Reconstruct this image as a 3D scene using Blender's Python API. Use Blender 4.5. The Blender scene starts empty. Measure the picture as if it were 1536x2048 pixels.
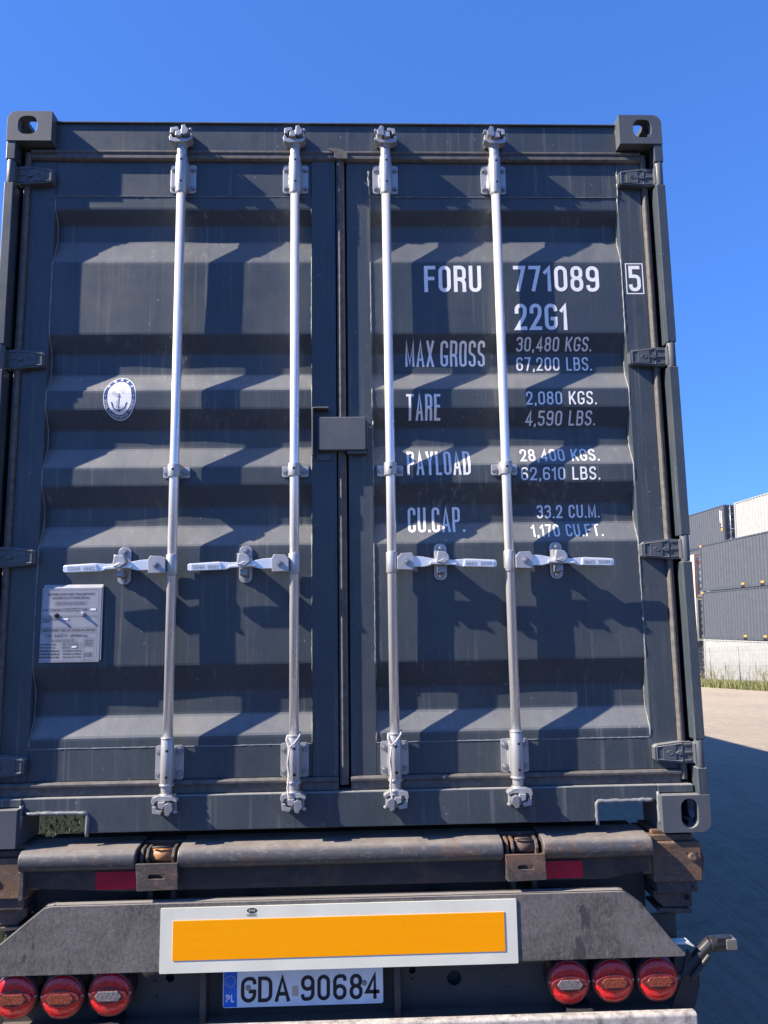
import bpy, bmesh, math, random
from mathutils import Vector, Matrix
R = math.radians
rnd = random.Random(7)
sc = bpy.context.scene
C = sc.collection

# ------------------------------------------------------------------ camera, sky, sun, exposure
cam = bpy.data.cameras.new('camera'); co = bpy.data.objects.new('camera', cam); C.objects.link(co)
sc.camera = co
co.location = (0.06534, -2.5414, 0.73034)
co.rotation_euler = (1.708123, 0.0147766, -0.0299616)
cam.sensor_fit = 'HORIZONTAL'; cam.sensor_width = 36; cam.lens = 36 * 1480 / 1536
cam.clip_start = .05; cam.clip_end = 3000

SUN = Vector((-4.0, -1.0, 3.3)).normalized()
w = bpy.data.worlds.new('World'); sc.world = w; w.use_nodes = True
wt = w.node_tree; bg = wt.nodes['Background']
sk = wt.nodes.new('ShaderNodeTexSky'); sk.sky_type = 'NISHITA'; sk.sun_disc = False
sk.sun_elevation = math.asin(SUN.z); sk.sun_rotation = math.atan2(SUN.x, SUN.y)
sk.air_density = 1.0; sk.dust_density = 0.0; sk.ozone_density = 8.0; sk.altitude = 0
gm = wt.nodes.new('ShaderNodeGamma'); gm.inputs['Gamma'].default_value = .55
tn = wt.nodes.new('ShaderNodeVectorMath'); tn.operation = 'MULTIPLY'; tn.inputs[1].default_value = (.49, .96, 1.98)
wt.links.new(sk.outputs[0], gm.inputs[0]); wt.links.new(gm.outputs[0], tn.inputs[0]); wt.links.new(tn.outputs[0], bg.inputs[0])
bg.inputs[1].default_value = 0.099
sl = bpy.data.lights.new('sun', 'SUN'); sl.energy = 5.0; sl.angle = R(.53); sl.color = (1, .89, .76)
so = bpy.data.objects.new('sun', sl); C.objects.link(so); so.rotation_euler = SUN.to_track_quat('Z', 'Y').to_euler()
so.location = (-20, -5, 20)
vs = sc.view_settings
vs.view_transform = 'Standard'; vs.look = 'None'; vs.gamma = 1; vs.use_curve_mapping = False; vs.exposure = 1.28

# ------------------------------------------------------------------ materials
def new_mat(name):
    m = bpy.data.materials.new(name); m.use_nodes = True
    nt = m.node_tree; return m, nt, nt.nodes['Principled BSDF']
def N(nt, t, **k):
    n = nt.nodes.new(t)
    for a, b in k.items(): setattr(n, a, b)
    return n
def coords(nt, scale=(1, 1, 1)):
    tc = N(nt, 'ShaderNodeTexCoord'); mp = N(nt, 'ShaderNodeMapping'); mp.inputs['Scale'].default_value = scale
    nt.links.new(tc.outputs['Object'], mp.inputs[0]); return mp.outputs[0]
def noise(nt, scale, sc3=(1, 1, 1), detail=4, rough=.6, dist=0):
    n = N(nt, 'ShaderNodeTexNoise'); n.inputs['Scale'].default_value = scale; n.inputs['Detail'].default_value = detail
    n.inputs['Roughness'].default_value = rough; n.inputs['Distortion'].default_value = dist
    nt.links.new(coords(nt, sc3), n.inputs['Vector']); return n.outputs['Fac']
def ramp(nt, src, a, b, va=0, vb=1):
    r = N(nt, 'ShaderNodeMapRange'); r.inputs[1].default_value = a; r.inputs[2].default_value = b
    r.inputs[3].default_value = va; r.inputs[4].default_value = vb; nt.links.new(src, r.inputs[0]); return r.outputs[0]
def mul(nt, a, b, op='MULTIPLY'):
    m = N(nt, 'ShaderNodeMath', operation=op)
    for i, v in enumerate((a, b)):
        if isinstance(v, (int, float)): m.inputs[i].default_value = v
        else: nt.links.new(v, m.inputs[i])
    return m.outputs[0]
def mix(nt, f, a, b):
    m = N(nt, 'ShaderNodeMix', data_type='RGBA')
    for s, v in ((m.inputs[0], f), (m.inputs[6], a), (m.inputs[7], b)):
        if isinstance(v, (int, float)): s.default_value = v
        elif isinstance(v, tuple): s.default_value = (*v[:3], 1)
        else: nt.links.new(v, s)
    return m.outputs[2]
def bump(nt, p, src, strength=.2, dist=.002):
    b = N(nt, 'ShaderNodeBump'); b.inputs['Strength'].default_value = strength; b.inputs['Distance'].default_value = dist
    nt.links.new(src, b.inputs['Height']); nt.links.new(b.outputs[0], p.inputs['Normal'])
def upness(nt):
    g = N(nt, 'ShaderNodeNewGeometry'); s = N(nt, 'ShaderNodeSeparateXYZ'); nt.links.new(g.outputs['True Normal'], s.inputs[0]); return s.outputs[2]

def paint(name, base, rough=.42, dust=(.195, .19, .18), streak=.8, cloud=.22, speck=1.0, settle=.5, bmp=.12):
    m, nt, p = new_mat(name)
    c = mix(nt, ramp(nt, noise(nt, 3, detail=5), .3, .7), tuple(v * .9 for v in base), tuple(v * 1.1 for v in base))
    st = ramp(nt, noise(nt, 1, (48, 48, 1.1), 4, .65), .55, .72)
    st = mul(nt, st, ramp(nt, noise(nt, 2.2), .38, .62)); st = mul(nt, st, min(1, streak))
    c = mix(nt, st, c, dust)
    cl = mul(nt, ramp(nt, noise(nt, 5, (1, 1, .5), 8, .7), .45, .8), cloud); c = mix(nt, cl, c, dust)
    se = mul(nt, ramp(nt, upness(nt), .15, .7), settle)
    se = mul(nt, se, ramp(nt, noise(nt, 18, (1, 1, .3), 6, .7), .2, .75, .55, 1)); c = mix(nt, se, c, tuple(v * 1.8 for v in dust))
    c = mix(nt, ramp(nt, noise(nt, 1, (320, 320, 45), 3, .7), .3, .75, .22, 0), c, tuple(v * .45 for v in base))
    c = mix(nt, mul(nt, ramp(nt, noise(nt, 1, (130, 130, 22), 5, .75), .52, .8), .16), c, dust)
    sp = mul(nt, ramp(nt, noise(nt, 80, detail=2, rough=.5), .73, .77), .4 * speck); c = mix(nt, sp, c, (.5, .49, .47))
    nt.links.new(c, p.inputs['Base Color'])
    nt.links.new(ramp(nt, noise(nt, 9, detail=6), .3, .7, rough - .06, rough + .12), p.inputs['Roughness'])
    p.inputs['Specular IOR Level'].default_value = .5
    bump(nt, p, mul(nt, noise(nt, 260, detail=2), noise(nt, 14, (1, 1, .4), 5), 'ADD'), bmp, .0012)
    return m
def rusty(name, base, rust=(.24, .105, .045), amount=.5, pale=(.30, .25, .20), rough=.7, scale=7, settle=0):
    m, nt, p = new_mat(name)
    n1 = noise(nt, scale, (1, 1, 1), 9, .72, .4)
    c = mix(nt, ramp(nt, n1, .62 - amount * .3, .72 - amount * .2), base, rust)
    c = mix(nt, ramp(nt, noise(nt, scale * 2.3, (1, 1, 2), 8, .75), .52, .72, 0, .75), c, pale)
    c = mix(nt, ramp(nt, noise(nt, scale * 6, detail=6), .6, .7, 0, .6), c, tuple(v * .35 for v in rust))
    if settle: c = mix(nt, mul(nt, mul(nt, ramp(nt, upness(nt), .55, .95), ramp(nt, noise(nt, 9, detail=8, rough=.8), .3, .6, .35, 1)), settle), c, (.26, .232, .205))
    nt.links.new(c, p.inputs['Base Color']); p.inputs['Roughness'].default_value = rough
    bump(nt, p, noise(nt, scale * 9, detail=8, rough=.75), .55, .002)
    return m
def plain(name, base, rough=.5, metal=0, var=.15, scale=20, bmp=.1):
    m, nt, p = new_mat(name)
    c = mix(nt, ramp(nt, noise(nt, scale, detail=6), .3, .7), tuple(v * (1 - var) for v in base), tuple(min(1, v * (1 + var)) for v in base))
    nt.links.new(c, p.inputs['Base Color']); p.inputs['Metallic'].default_value = metal
    nt.links.new(ramp(nt, noise(nt, scale * .7, detail=5), .3, .7, max(0, rough - .08), rough + .08), p.inputs['Roughness'])
    if bmp: bump(nt, p, noise(nt, scale * 8), bmp, .001)
    return m
def galvanised(name, base, rough=.36, metal=.75, grime=.25):
    m, nt, p = new_mat(name)
    v = N(nt, 'ShaderNodeTexVoronoi'); v.inputs['Scale'].default_value = 90; nt.links.new(coords(nt, (1, 1, .6)), v.inputs['Vector'])
    c = mix(nt, ramp(nt, v.outputs['Distance'], 0, .9), tuple(x * .93 for x in base), base)
    c = mix(nt, mul(nt, ramp(nt, noise(nt, 30, (1, 1, .35), 7, .7), .45, .75), grime), c, (.30, .29, .28))
    nt.links.new(c, p.inputs['Base Color']); p.inputs['Metallic'].default_value = metal
    nt.links.new(ramp(nt, noise(nt, 14, (1, 1, .4), detail=3), .3, .7, rough - .03, rough + .08), p.inputs['Roughness'])
    bump(nt, p, noise(nt, 40, (1, 1, .5), detail=2), .05, .0006)
    return m
M = {}
M['paint'] = paint('container_paint', (.043, .0575, .072), settle=.95)
M['cast'] = paint('casting_paint', (.075, .086, .100), rough=.5, streak=.15, cloud=.3, settle=.6, bmp=.22)
M['weld'] = plain('painted_weld_bead', (.17, .18, .19), .4, var=.3, scale=60, bmp=.5)
M['gasket'] = plain('dusty_rubber', (.105, .098, .092), .75, var=.35, scale=40, bmp=.4)
M['gasket_dark'] = plain('dark_rubber', (.03, .028, .028), .8, var=.3)
M['dark'] = plain('shadow_gap_steel', (.02, .022, .028), .8)
M['hole'] = plain('hole_black', (.006, .006, .007), .9, bmp=0)
M['zinc'] = galvanised('galvanised_tube', (.80, .80, .80), .27, .48, .08)
M['zincc'] = galvanised('galvanised_casting', (.44, .445, .45), .40, .50, .55)
M['steel'] = galvanised('dull_bolt', (.34, .35, .37), .45, .7, .6)
M['white'] = plain('white_lettering', (.88, .87, .86), .5, var=.06, scale=60, bmp=0)
M['navy'] = plain('navy_print', (.035, .075, .19), .4, var=.1)
M['grayprint'] = plain('grey_print', (.22, .24, .30), .5)
M['plate'] = plain('brushed_plate', (.36, .36, .385), .42, metal=.35, var=.06, scale=30, bmp=.05)
M['ink'] = plain('black_ink', (.012, .012, .014), .55, bmp=0)
M['rope'] = plain('cotton_cord', (.52, .47, .44), .9, var=.35, scale=150, bmp=.4)
M['beam'] = rusty('rusty_beam', (.028, .025, .025), (.075, .042, .028), .35, (.09, .07, .055), .65, 6)
M['beamtop'] = rusty('worn_rusty_tube', (.060, .062, .066), (.105, .068, .048), .36, (.25, .215, .185), .45, 15, settle=.85)
M['lock'] = rusty('rusty_twistlock', (.070, .055, .044), (.145, .078, .044), .75, (.26, .19, .135), .75, 12)
M['lockdark'] = rusty('greasy_twistlock', (.055, .045, .042), (.12, .07, .05), .5, (.14, .11, .09), .7, 12)
M['orange_rust'] = rusty('orange_roller', (.40, .17, .07), (.30, .12, .05), .5, (.45, .25, .12), .5, 20)
M['bracket'] = rusty('brown_bracket', (.060, .050, .044), (.16, .09, .06), .4, (.2, .15, .12), .65, 10)
M['bumper'] = None
M['black'] = plain('black_chassis_paint', (.022, .022, .026), .55, var=.35, scale=14, bmp=.2)
M['chassis'] = paint('dusty_chassis', (.060, .052, .047), .6, dust=(.10, .085, .07), streak=.5, cloud=.5, speck=.3, settle=.7)
M['plastic'] = plain('black_plastic', (.018, .018, .02), .45, var=.2)
M['tyre'] = plain('tyre_rubber', (.025, .025, .025), .8)
def bumper_mat():
    m, nt, p = new_mat('worn_bumper_paint')
    b = mix(nt, ramp(nt, noise(nt, 3.1, (1, 1, 1.4), 8, .66, 1.2), .36, .62), (.045, .042, .040), (.12, .112, .104))
    b = mix(nt, ramp(nt, noise(nt, 120, (1, 1, .6), 6, .85), .38, .68, 0, .65), b, (.24, .215, .19))
    b = mix(nt, ramp(nt, noise(nt, 60, (1, 1, .35), 8, .85, .6), .55, .68, 0, .75), b, (.035, .033, .033))
    b = mix(nt, ramp(nt, noise(nt, 7, (1.2, 1, .45), 6, .6, 2.0), .64, .68, 0, .75), b, (.035, .033, .034))
    b = mix(nt, ramp(nt, noise(nt, 1, (45, 60, 4), 4, .6), .69, .73, 0, .8), b, (.36, .29, .23))
    b = mix(nt, ramp(nt, noise(nt, 1, (9, 60, 120), 3, .5, 3.0), .70, .72, 0, .7), b, (.32, .30, .28))
    se = mul(nt, ramp(nt, upness(nt), .3, .9), .6); b = mix(nt, se, b, (.30, .28, .26))
    nt.links.new(b, p.inputs['Base Color']); p.inputs['Roughness'].default_value = .6
    bump(nt, p, noise(nt, 90, detail=9, rough=.8), .6, .0018); return m
M['bumper'] = bumper_mat()
def step_mat():
    m, nt, p = new_mat('worn_step_bar')
    b = mix(nt, ramp(nt, noise(nt, 26, (1, 1, 1), 9, .8), .35, .62), (.16, .145, .13), (.52, .48, .43))
    nt.links.new(b, p.inputs['Base Color']); p.inputs['Roughness'].default_value = .65
    bump(nt, p, noise(nt, 110, detail=8, rough=.7), .6, .002); return m
M['step'] = step_mat()
M['board'] = plain('aged_white_board', (.73, .725, .60), .38, var=.07, scale=8, bmp=.05)
def orange_mat():
    m, nt, p = new_mat('retroreflective_amber')
    b = mix(nt, ramp(nt, noise(nt, 1, (2, 2, 60), 5), .3, .75), (1.0, .385, .001), (1.0, .34, .001))
    b = mix(nt, ramp(nt, noise(nt, 120, (1, 1, 1), 2), .74, .76, 0, .5), b, (.3, .12, .02))
    nt.links.new(b, p.inputs['Base Color']); p.inputs['Roughness'].default_value = .5; p.inputs['Specular IOR Level'].default_value = .15
    wv = N(nt, 'ShaderNodeTexWave'); wv.inputs['Scale'].default_value = 90; nt.links.new(coords(nt), wv.inputs[0])
    bump(nt, p, wv.outputs['Fac'], .1, .0004); return m
M['amber'] = orange_mat()
M['redtape'] = plain('red_reflective_tape', (.42, .006, .03), .3, var=.25, scale=12, bmp=.05)
def lens(name, col, rough=.08, sub=.0):
    m, nt, p = new_mat(name)
    v = N(nt, 'ShaderNodeTexVoronoi'); v.inputs['Scale'].default_value = 150; nt.links.new(coords(nt), v.inputs['Vector'])
    b = mix(nt, ramp(nt, v.outputs['Distance'], 0, .8), tuple(min(1, x * 1.3) for x in col), tuple(x * .65 for x in col))
    b = mix(nt, ramp(nt, noise(nt, 30, detail=6), .55, .85, 0, .12), b, (.3, .2, .18))
    nt.links.new(b, p.inputs['Base Color']); p.inputs['Roughness'].default_value = .28
    p.inputs['Coat Weight'].default_value = .45; p.inputs['Coat Roughness'].default_value = rough
    bump(nt, p, v.outputs['Distance'], .5, .0012); return m
M['redlens'] = lens('red_lamp_lens', (.70, .008, .014)); M['clearlens'] = lens('clear_lamp_window', (.19, .17, .17)); M['amberlens'] = lens('amber_lamp_window', (.25, .06, .035))
M['rimlens'] = lens('dusky_lens_rim', (.20, .028, .03))
M['dulllens'] = plain('dusty_marker_lens', (.14, .135, .12), .3)
M['npwhite'] = plain('number_plate_white', (.84, .83, .82), .35, var=.08, scale=14, bmp=.03)
M['npblue'] = plain('number_plate_blue', (.01, .14, .62), .35, bmp=0)
M['yellowstar'] = plain('star_yellow', (.7, .55, .05), .5, bmp=0)
M['sticker'] = plain('beige_sticker', (.62, .45, .32), .5, bmp=0)
M['bgdark'] = paint('yard_container_grey', (.062, .070, .084), .5, streak=.15, cloud=.1, speck=0, settle=0)
M['bgwhite'] = paint('yard_container_white', (.32, .325, .31), .5, streak=.15, cloud=.1, speck=0, settle=0)
M['bgbeige'] = paint('yard_container_beige', (.60, .57, .50), .6, streak=.5, cloud=.5, speck=0, settle=0)
M['bggrey'] = paint('yard_container_light_grey', (.26, .27, .27), .6, streak=.4, cloud=.3, speck=0, settle=0)
M['bgorange'] = plain('orange_frame_paint', (.5, .12, .035), .6)
M['red'] = plain('red_lettering', (.6, .05, .03), .5, bmp=0)
M['yellow'] = plain('yellow_label', (.55, .30, .04), .5, bmp=0)
M['fence'] = plain('fence_wire', (.25, .26, .25), .5, metal=.4)

# ------------------------------------------------------------------ mesh helpers
class MB:
    def __init__(s): s.v = []; s.f = []; s.m = []; s.sm = []
    def add(s, vs_, fs, m=0, smooth=False):
        o = len(s.v); s.v += [tuple(v) for v in vs_]
        for f in fs: s.f.append([i + o for i in f]); s.m.append(m); s.sm.append(smooth)
        return s
    def box(s, x0, x1, y0, y1, z0, z1, m=0):
        return s.add([(x0, y0, z0), (x1, y0, z0), (x1, y1, z0), (x0, y1, z0), (x0, y0, z1), (x1, y0, z1), (x1, y1, z1), (x0, y1, z1)],
            [(0, 3, 2, 1), (4, 5, 6, 7), (0, 1, 5, 4), (1, 2, 6, 5), (2, 3, 7, 6), (3, 0, 4, 7)], m)
    def prism(s, poly, a, b, axis='y', m=0):        # poly in the two other axes, extruded from a to b
        def P(u, v, t): return {'y': (u, t, v), 'x': (t, u, v), 'z': (u, v, t)}[axis]
        n = len(poly)
        ar = sum(poly[i][0] * poly[(i + 1) % n][1] - poly[(i + 1) % n][0] * poly[i][1] for i in range(n))
        if ar < 0: poly = poly[::-1]
        flip = (axis in 'xz') 
        vs_ = [P(u, v, a) for u, v in poly] + [P(u, v, b) for u, v in poly]
        fs = [list(range(n)), list(range(2 * n - 1, n - 1, -1))] + [[i, i + n, (i + 1) % n + n, (i + 1) % n] for i in range(n)]
        if flip: fs = [f[::-1] for f in fs]
        return s.add(vs_, fs, m)
    def cyl(s, p0, p1, r0, r1=None, n=16, m=0, caps=True):
        r1 = r0 if r1 is None else r1; p0 = Vector(p0); p1 = Vector(p1); d = (p1 - p0).normalized()
        u = d.orthogonal().normalized(); v = d.cross(u)
        ring = lambda p, r: [p + (u * math.cos(2 * math.pi * i / n) + v * math.sin(2 * math.pi * i / n)) * r for i in range(n)]
        s.add(ring(p0, r0) + ring(p1, r1), [(i, (i + 1) % n, (i + 1) % n + n, i + n) for i in range(n)], m, True)
        if caps:
            s.add(ring(p0, r0), [tuple(range(n - 1, -1, -1))], m); s.add(ring(p1, r1), [tuple(range(n))], m)
        return s
    def tube(s, pts, r, n=6, m=0, closed=False, jit=0):
        P = [Vector(p) for p in pts]; k = len(P); rings = []
        for i, p in enumerate(P):
            a = P[(i - 1) % k] if (closed or i > 0) else p; b = P[(i + 1) % k] if (closed or i < k - 1) else p
            d = (b - a).normalized(); ref = Vector((0, -1, 0)) if abs(d.y) < .9 else Vector((1, 0, 0))
            u = d.cross(ref).normalized(); v = d.cross(u); rr = r * (1 + rnd.uniform(-jit, jit))
            rings += [p + (u * math.cos(2 * math.pi * j / n) + v * math.sin(2 * math.pi * j / n)) * rr for j in range(n)]
        q = k if closed else k - 1
        fs = [(i * n + j, i * n + (j + 1) % n, ((i + 1) % k) * n + (j + 1) % n, ((i + 1) % k) * n + j) for i in range(q) for j in range(n)]
        s.add(rings, fs, m, True)
        if not closed:
            s.add(rings[:n], [tuple(range(n))], m); s.add(rings[-n:], [tuple(range(n))], m)
        return s
    def bolt(s, x, y, z, r=.0085, h=.008, m=0):     # hex head facing the viewer with a washer
        s.cyl((x, y, z), (x, y - h * .3, z), r * 1.35, n=14, m=m); s.cyl((x, y - h * .3, z), (x, y - h, z), r, n=6, m=m)
        s.cyl((x, y - h, z), (x, y - h * 1.2, z), r * .62, r * .5, n=8, m=m); return s
def rrect(x0, x1, z0, z1, r, n=4):
    p = []
    for cx, cz, a in ((x1 - r, z1 - r, 0), (x0 + r, z1 - r, 90), (x0 + r, z0 + r, 180), (x1 - r, z0 + r, 270)):
        for i in range(n + 1): t = R(a + 90 * i / n); p.append((cx + r * math.cos(t), cz + r * math.sin(t)))
    return p
def mesh_of(mb, name):
    me = bpy.data.meshes.new(name); me.from_pydata(mb.v, [], mb.f)
    me.polygons.foreach_set('material_index', mb.m); me.polygons.foreach_set('use_smooth', mb.sm); me.update(); return me
def fixn(me):
    bm = bmesh.new(); bm.from_mesh(me); bmesh.ops.remove_doubles(bm, verts=bm.verts, dist=1e-5); bmesh.ops.recalc_face_normals(bm, faces=bm.faces); bm.to_mesh(me); bm.free()
def obj(name, mb, mats, parent=None, bevel=0, seg=2, fix=True):
    me = mb if isinstance(mb, bpy.types.Mesh) else mesh_of(mb, name)
    if fix and not isinstance(mb, bpy.types.Mesh): fixn(me)
    for m in (mats if isinstance(mats, (list, tuple)) else [mats]): me.materials.append(M[m])
    o = bpy.data.objects.new(name, me); C.objects.link(o)
    if parent is not None: link(o, parent)
    if bevel:
        b = o.modifiers.new('bevel', 'BEVEL'); b.width = bevel; b.segments = seg; b.limit_method = 'ANGLE'; b.angle_limit = R(35); b.harden_normals = False
    return o
def link(o, parent):
    o.parent = parent
    q = parent; t = Vector((0, 0, 0))
    if parent.type == 'EMPTY': o.matrix_parent_inverse = Matrix.Translation(-parent.location)
def tag(o, label=None, cat=None, group=None, kind=None):
    for k, v in (('label', label), ('category', cat), ('group', group), ('kind', kind)):
        if v: o[k] = v
    return o
def empty(name, loc, label, cat, group=None):
    o = bpy.data.objects.new(name, None); C.objects.link(o); o.location = loc; o.empty_display_size = .2
    return tag(o, label, cat, group)
def boolean(mb, cutters, name='solid'):
    base = bpy.data.objects.new(name, mesh_of(mb, name)); C.objects.link(base); fixn(base.data); cs = []
    for c in cutters:
        o = bpy.data.objects.new('cutter', mesh_of(c, 'cutter')); fixn(o.data); C.objects.link(o); cs.append(o)
        b = base.modifiers.new('cut', 'BOOLEAN'); b.object = o; b.operation = 'DIFFERENCE'; b.solver = 'EXACT'
    dg = bpy.context.evaluated_depsgraph_get(); me = bpy.data.meshes.new_from_object(base.evaluated_get(dg)); me.name = name
    for o in cs + [base]: bpy.data.objects.remove(o)
    return me
def copy_tree(root, table=None):
    c = root.copy(); C.objects.link(c)
    def rec(a, b):
        for ch in list(a.children):
            d = ch.copy(); C.objects.link(d); d.parent = b; d.matrix_parent_inverse = ch.matrix_parent_inverse.copy(); rec(ch, d)
    rec(root, c); return c

# ------------------------------------------------------------------ door surface profile
D = .0625
BR = [(2.239, 0), (2.189, 1), (2.129, 1), (2.029, 0), (1.752, 0), (1.687, 1), (1.610, 1), (1.541, 0), (1.471, 0), (1.402, 1), (1.335, 1), (1.258, 0),
      (1.193, 0), (1.120, 1), (1.053, 1), (.977, 0), (.567, 0), (.480, 1), (.400, 1), (.330, 0)]
ZS = [b[0] for b in BR][::-1]; DS = [b[1] * .036 for b in BR][::-1]
def interp(z):
    if z <= ZS[0]: return DS[0]
    if z >= ZS[-1]: return DS[-1]
    for i in range(len(ZS) - 1):
        if z <= ZS[i + 1]: t = (z - ZS[i]) / (ZS[i + 1] - ZS[i]); return DS[i] + t * (DS[i + 1] - DS[i])
def surf(x, z):
    e = min(1, min(abs(x - a) for a in (-1.056, -.106, .112, 1.056)) / .12)
    return D + (interp(z - .007) + interp(z + .007) + 2 * interp(z)) / 4 + e * .0011 * (math.sin(x * 9.1 + z * 2.3) + .7 * math.sin(x * 17.3 - z * 5.1 + 1.3) + .8 * math.sin(z * 7.7 + x * 3.1))
GX = [-1.056 + i * .095 for i in range(11)] ; GX2 = [.112 + i * .0944 for i in range(11)]
GZ = sorted(set([.298, 2.29, 2.26, .31, .65, .74, .82, .9, 1.82, 1.89, 1.96] + [z + d for z in ZS for d in (-.0075, 0, .0075)]))
FLAT = lambda y: (lambda x, z: y)

# ------------------------------------------------------------------ lettering built from strokes
G_ = {
'0': (.48, [('c', (0, 0, .5), (1, 0, .5), (1, 1, .5), (0, 1, .5))]), 'O': (.48, [('c', (0, 0, .5), (1, 0, .5), (1, 1, .5), (0, 1, .5))]),
'Q': (.48, [('c', (0, 0, .5), (1, 0, .5), (1, 1, .5), (0, 1, .5)), ('o', (.6, .2), (1, 0))]),
'F': (.44, [('o', (0, 0), (0, 1), (1, 1)), ('o', (0, .52), (.85, .52))]), 'E': (.42, [('o', (1, 0), (0, 0), (0, 1), (1, 1)), ('o', (0, .52), (.88, .52))]),
'R': (.48, [('o', (0, 0), (0, 1), (1, 1, .45), (1, .48, .4), (0, .48)), ('o', (.5, .48), (.98, .40, .3), (1, 0))]),
'P': (.46, [('o', (0, 0), (0, 1), (1, 1, .45), (1, .45, .4), (0, .45))]), 'U': (.48, [('o', (0, 1), (0, 0, .5), (1, 0, .5), (1, 1))]),
'7': (.44, [('o', (0, 1), (1, 1), (.32, 0))]), '1': (.22, [('o', (-.1, .78), (.9, .97), (.9, 0))]), 'I': (.02, [('o', (.5, 0), (.5, 1))]),
'8': (.48, [('c', (.05, .53, .42), (.95, .53, .42), (.95, 1, .45), (.05, 1, .45)), ('c', (0, 0, .5), (1, 0, .5), (1, .53, .5), (0, .53, .5))]),
'9': (.48, [('c', (0, .45, .5), (1, .45, .5), (1, 1, .5), (0, 1, .5)), ('o', (1, .75), (1, 0, .5), (0, 0, .5), (0, .14))]),
'6': (.48, [('c', (0, 0, .5), (1, 0, .5), (1, .55, .5), (0, .55, .5)), ('o', (0, .25), (0, 1, .5), (1, 1, .5), (1, .86))]),
'2': (.46, [('o', (0, .72), (0, 1, .5), (1, 1, .5), (1, .58, .4), (0, 0), (1, 0))]),
'3': (.46, [('o', (0, .86), (0, 1, .5), (1, 1, .5), (1, .53, .42), (.5, .53)), ('o', (.6, .53), (1, .53, .4), (1, 0, .5), (0, 0, .5), (0, .14))]),
'4': (.5, [('o', (.76, 0), (.76, 1), (0, .24), (1.05, .24))]),
'5': (.46, [('o', (.95, 1), (.03, 1), (.03, .60)), ('o', (.06, .60), (1, .60, .45), (1, 0, .5), (0, 0, .5), (0, .16))]),
'G': (.5, [('o', (1, .82), (1, 1, .5), (0, 1, .5), (0, 0, .5), (1, 0, .5), (1, .42), (.66, .42))]),
'C': (.46, [('o', (1, .78), (1, 1, .5), (0, 1, .5), (0, 0, .5), (1, 0, .5), (1, .22))]),
'S': (.46, [('o', (1, .84), (1, 1, .5), (0, 1, .5), (0, .57, .45), (1, .45, .45), (1, 0, .5), (0, 0, .5), (0, .16))]),
'A': (.52, [('o', (0, 0), (.5, 1), (1, 0)), ('o', (.17, .27), (.83, .27))]), 'M': (.62, [('o', (0, 0), (0, 1), (.5, .08), (1, 1), (1, 0))]),
'N': (.48, [('o', (0, 0), (0, 1), (1, 0), (1, 1))]), 'X': (.5, [('o', (0, 0), (1, 1)), ('o', (0, 1), (1, 0))]),
'K': (.5, [('o', (0, 0), (0, 1)), ('o', (1, 1), (.06, .38)), ('o', (.34, .58), (1, 0))]), 'T': (.52, [('o', (0, 1), (1, 1)), ('o', (.5, 1), (.5, 0))]),
'L': (.38, [('o', (0, 1), (0, 0), (1, 0))]), 'B': (.48, [('c', (0, .53), (.93, .53, .4), (.93, 1, .42), (0, 1)), ('c', (0, 0), (1, 0, .42), (1, .53, .4), (0, .53))]),
'Y': (.5, [('o', (0, 1), (.5, .45), (1, 1)), ('o', (.5, .45), (.5, 0))]), 'D': (.48, [('c', (0, 0), (1, 0, .5), (1, 1, .5), (0, 1))]),
'H': (.48, [('o', (0, 0), (0, 1)), ('o', (1, 0), (1, 1)), ('o', (0, .5), (1, .5))]), 'V': (.5, [('o', (0, 1), (.5, 0), (1, 1))]),
'W': (.7, [('o', (0, 1), (.25, 0), (.5, .9), (.75, 0), (1, 1))]), 'J': (.4, [('o', (1, 1), (1, 0, .5), (0, 0, .5), (0, .3))]), 'Z': (.46, [('o', (0, 1), (1, 1), (0, 0), (1, 0))]),
'.': (.04, [('o', (.5, 0), (.5, .012))]), ',': (.05, [('o', (.7, .03), (.2, -.10))]), '/': (.4, [('o', (0, 0), (1, 1))]), "'": (.04, [('o', (.5, .75), (.5, 1))]), '-': (.25, [('o', (0, .45), (1, .45))]),
}
def round_poly(pts, closed, scale_x, scale_z, gw):
    P = [Vector((p[0] * scale_x, p[1] * scale_z)) for p in pts]; rr = [p[2] if len(p) > 2 else 0 for p in pts]; n = len(P); out = []
    for i, p in enumerate(P):
        if rr[i] == 0 or (not closed and i in (0, n - 1)): out.append(p); continue
        a = P[(i - 1) % n]; b = P[(i + 1) % n]; r = rr[i] * gw
        d1 = (a - p); d2 = (b - p); t = min(r, d1.length * .5 if rr[(i - 1) % n] else d1.length * .98, d2.length * .5 if rr[(i + 1) % n] else d2.length * .98)
        q1 = p + d1.normalized() * t; q2 = p + d2.normalized() * t
        for k in range(6):
            s = k / 5; out.append(q1 * (1 - s) ** 2 + p * (2 * s * (1 - s)) * 1 + q2 * s * s) if False else out.append(
                (q1 * (1 - s) ** 3 + (q1 * .45 + p * .55) * 3 * s * (1 - s) ** 2 + (q2 * .45 + p * .55) * 3 * s * s * (1 - s) + q2 * s ** 3))
    return out
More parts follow.
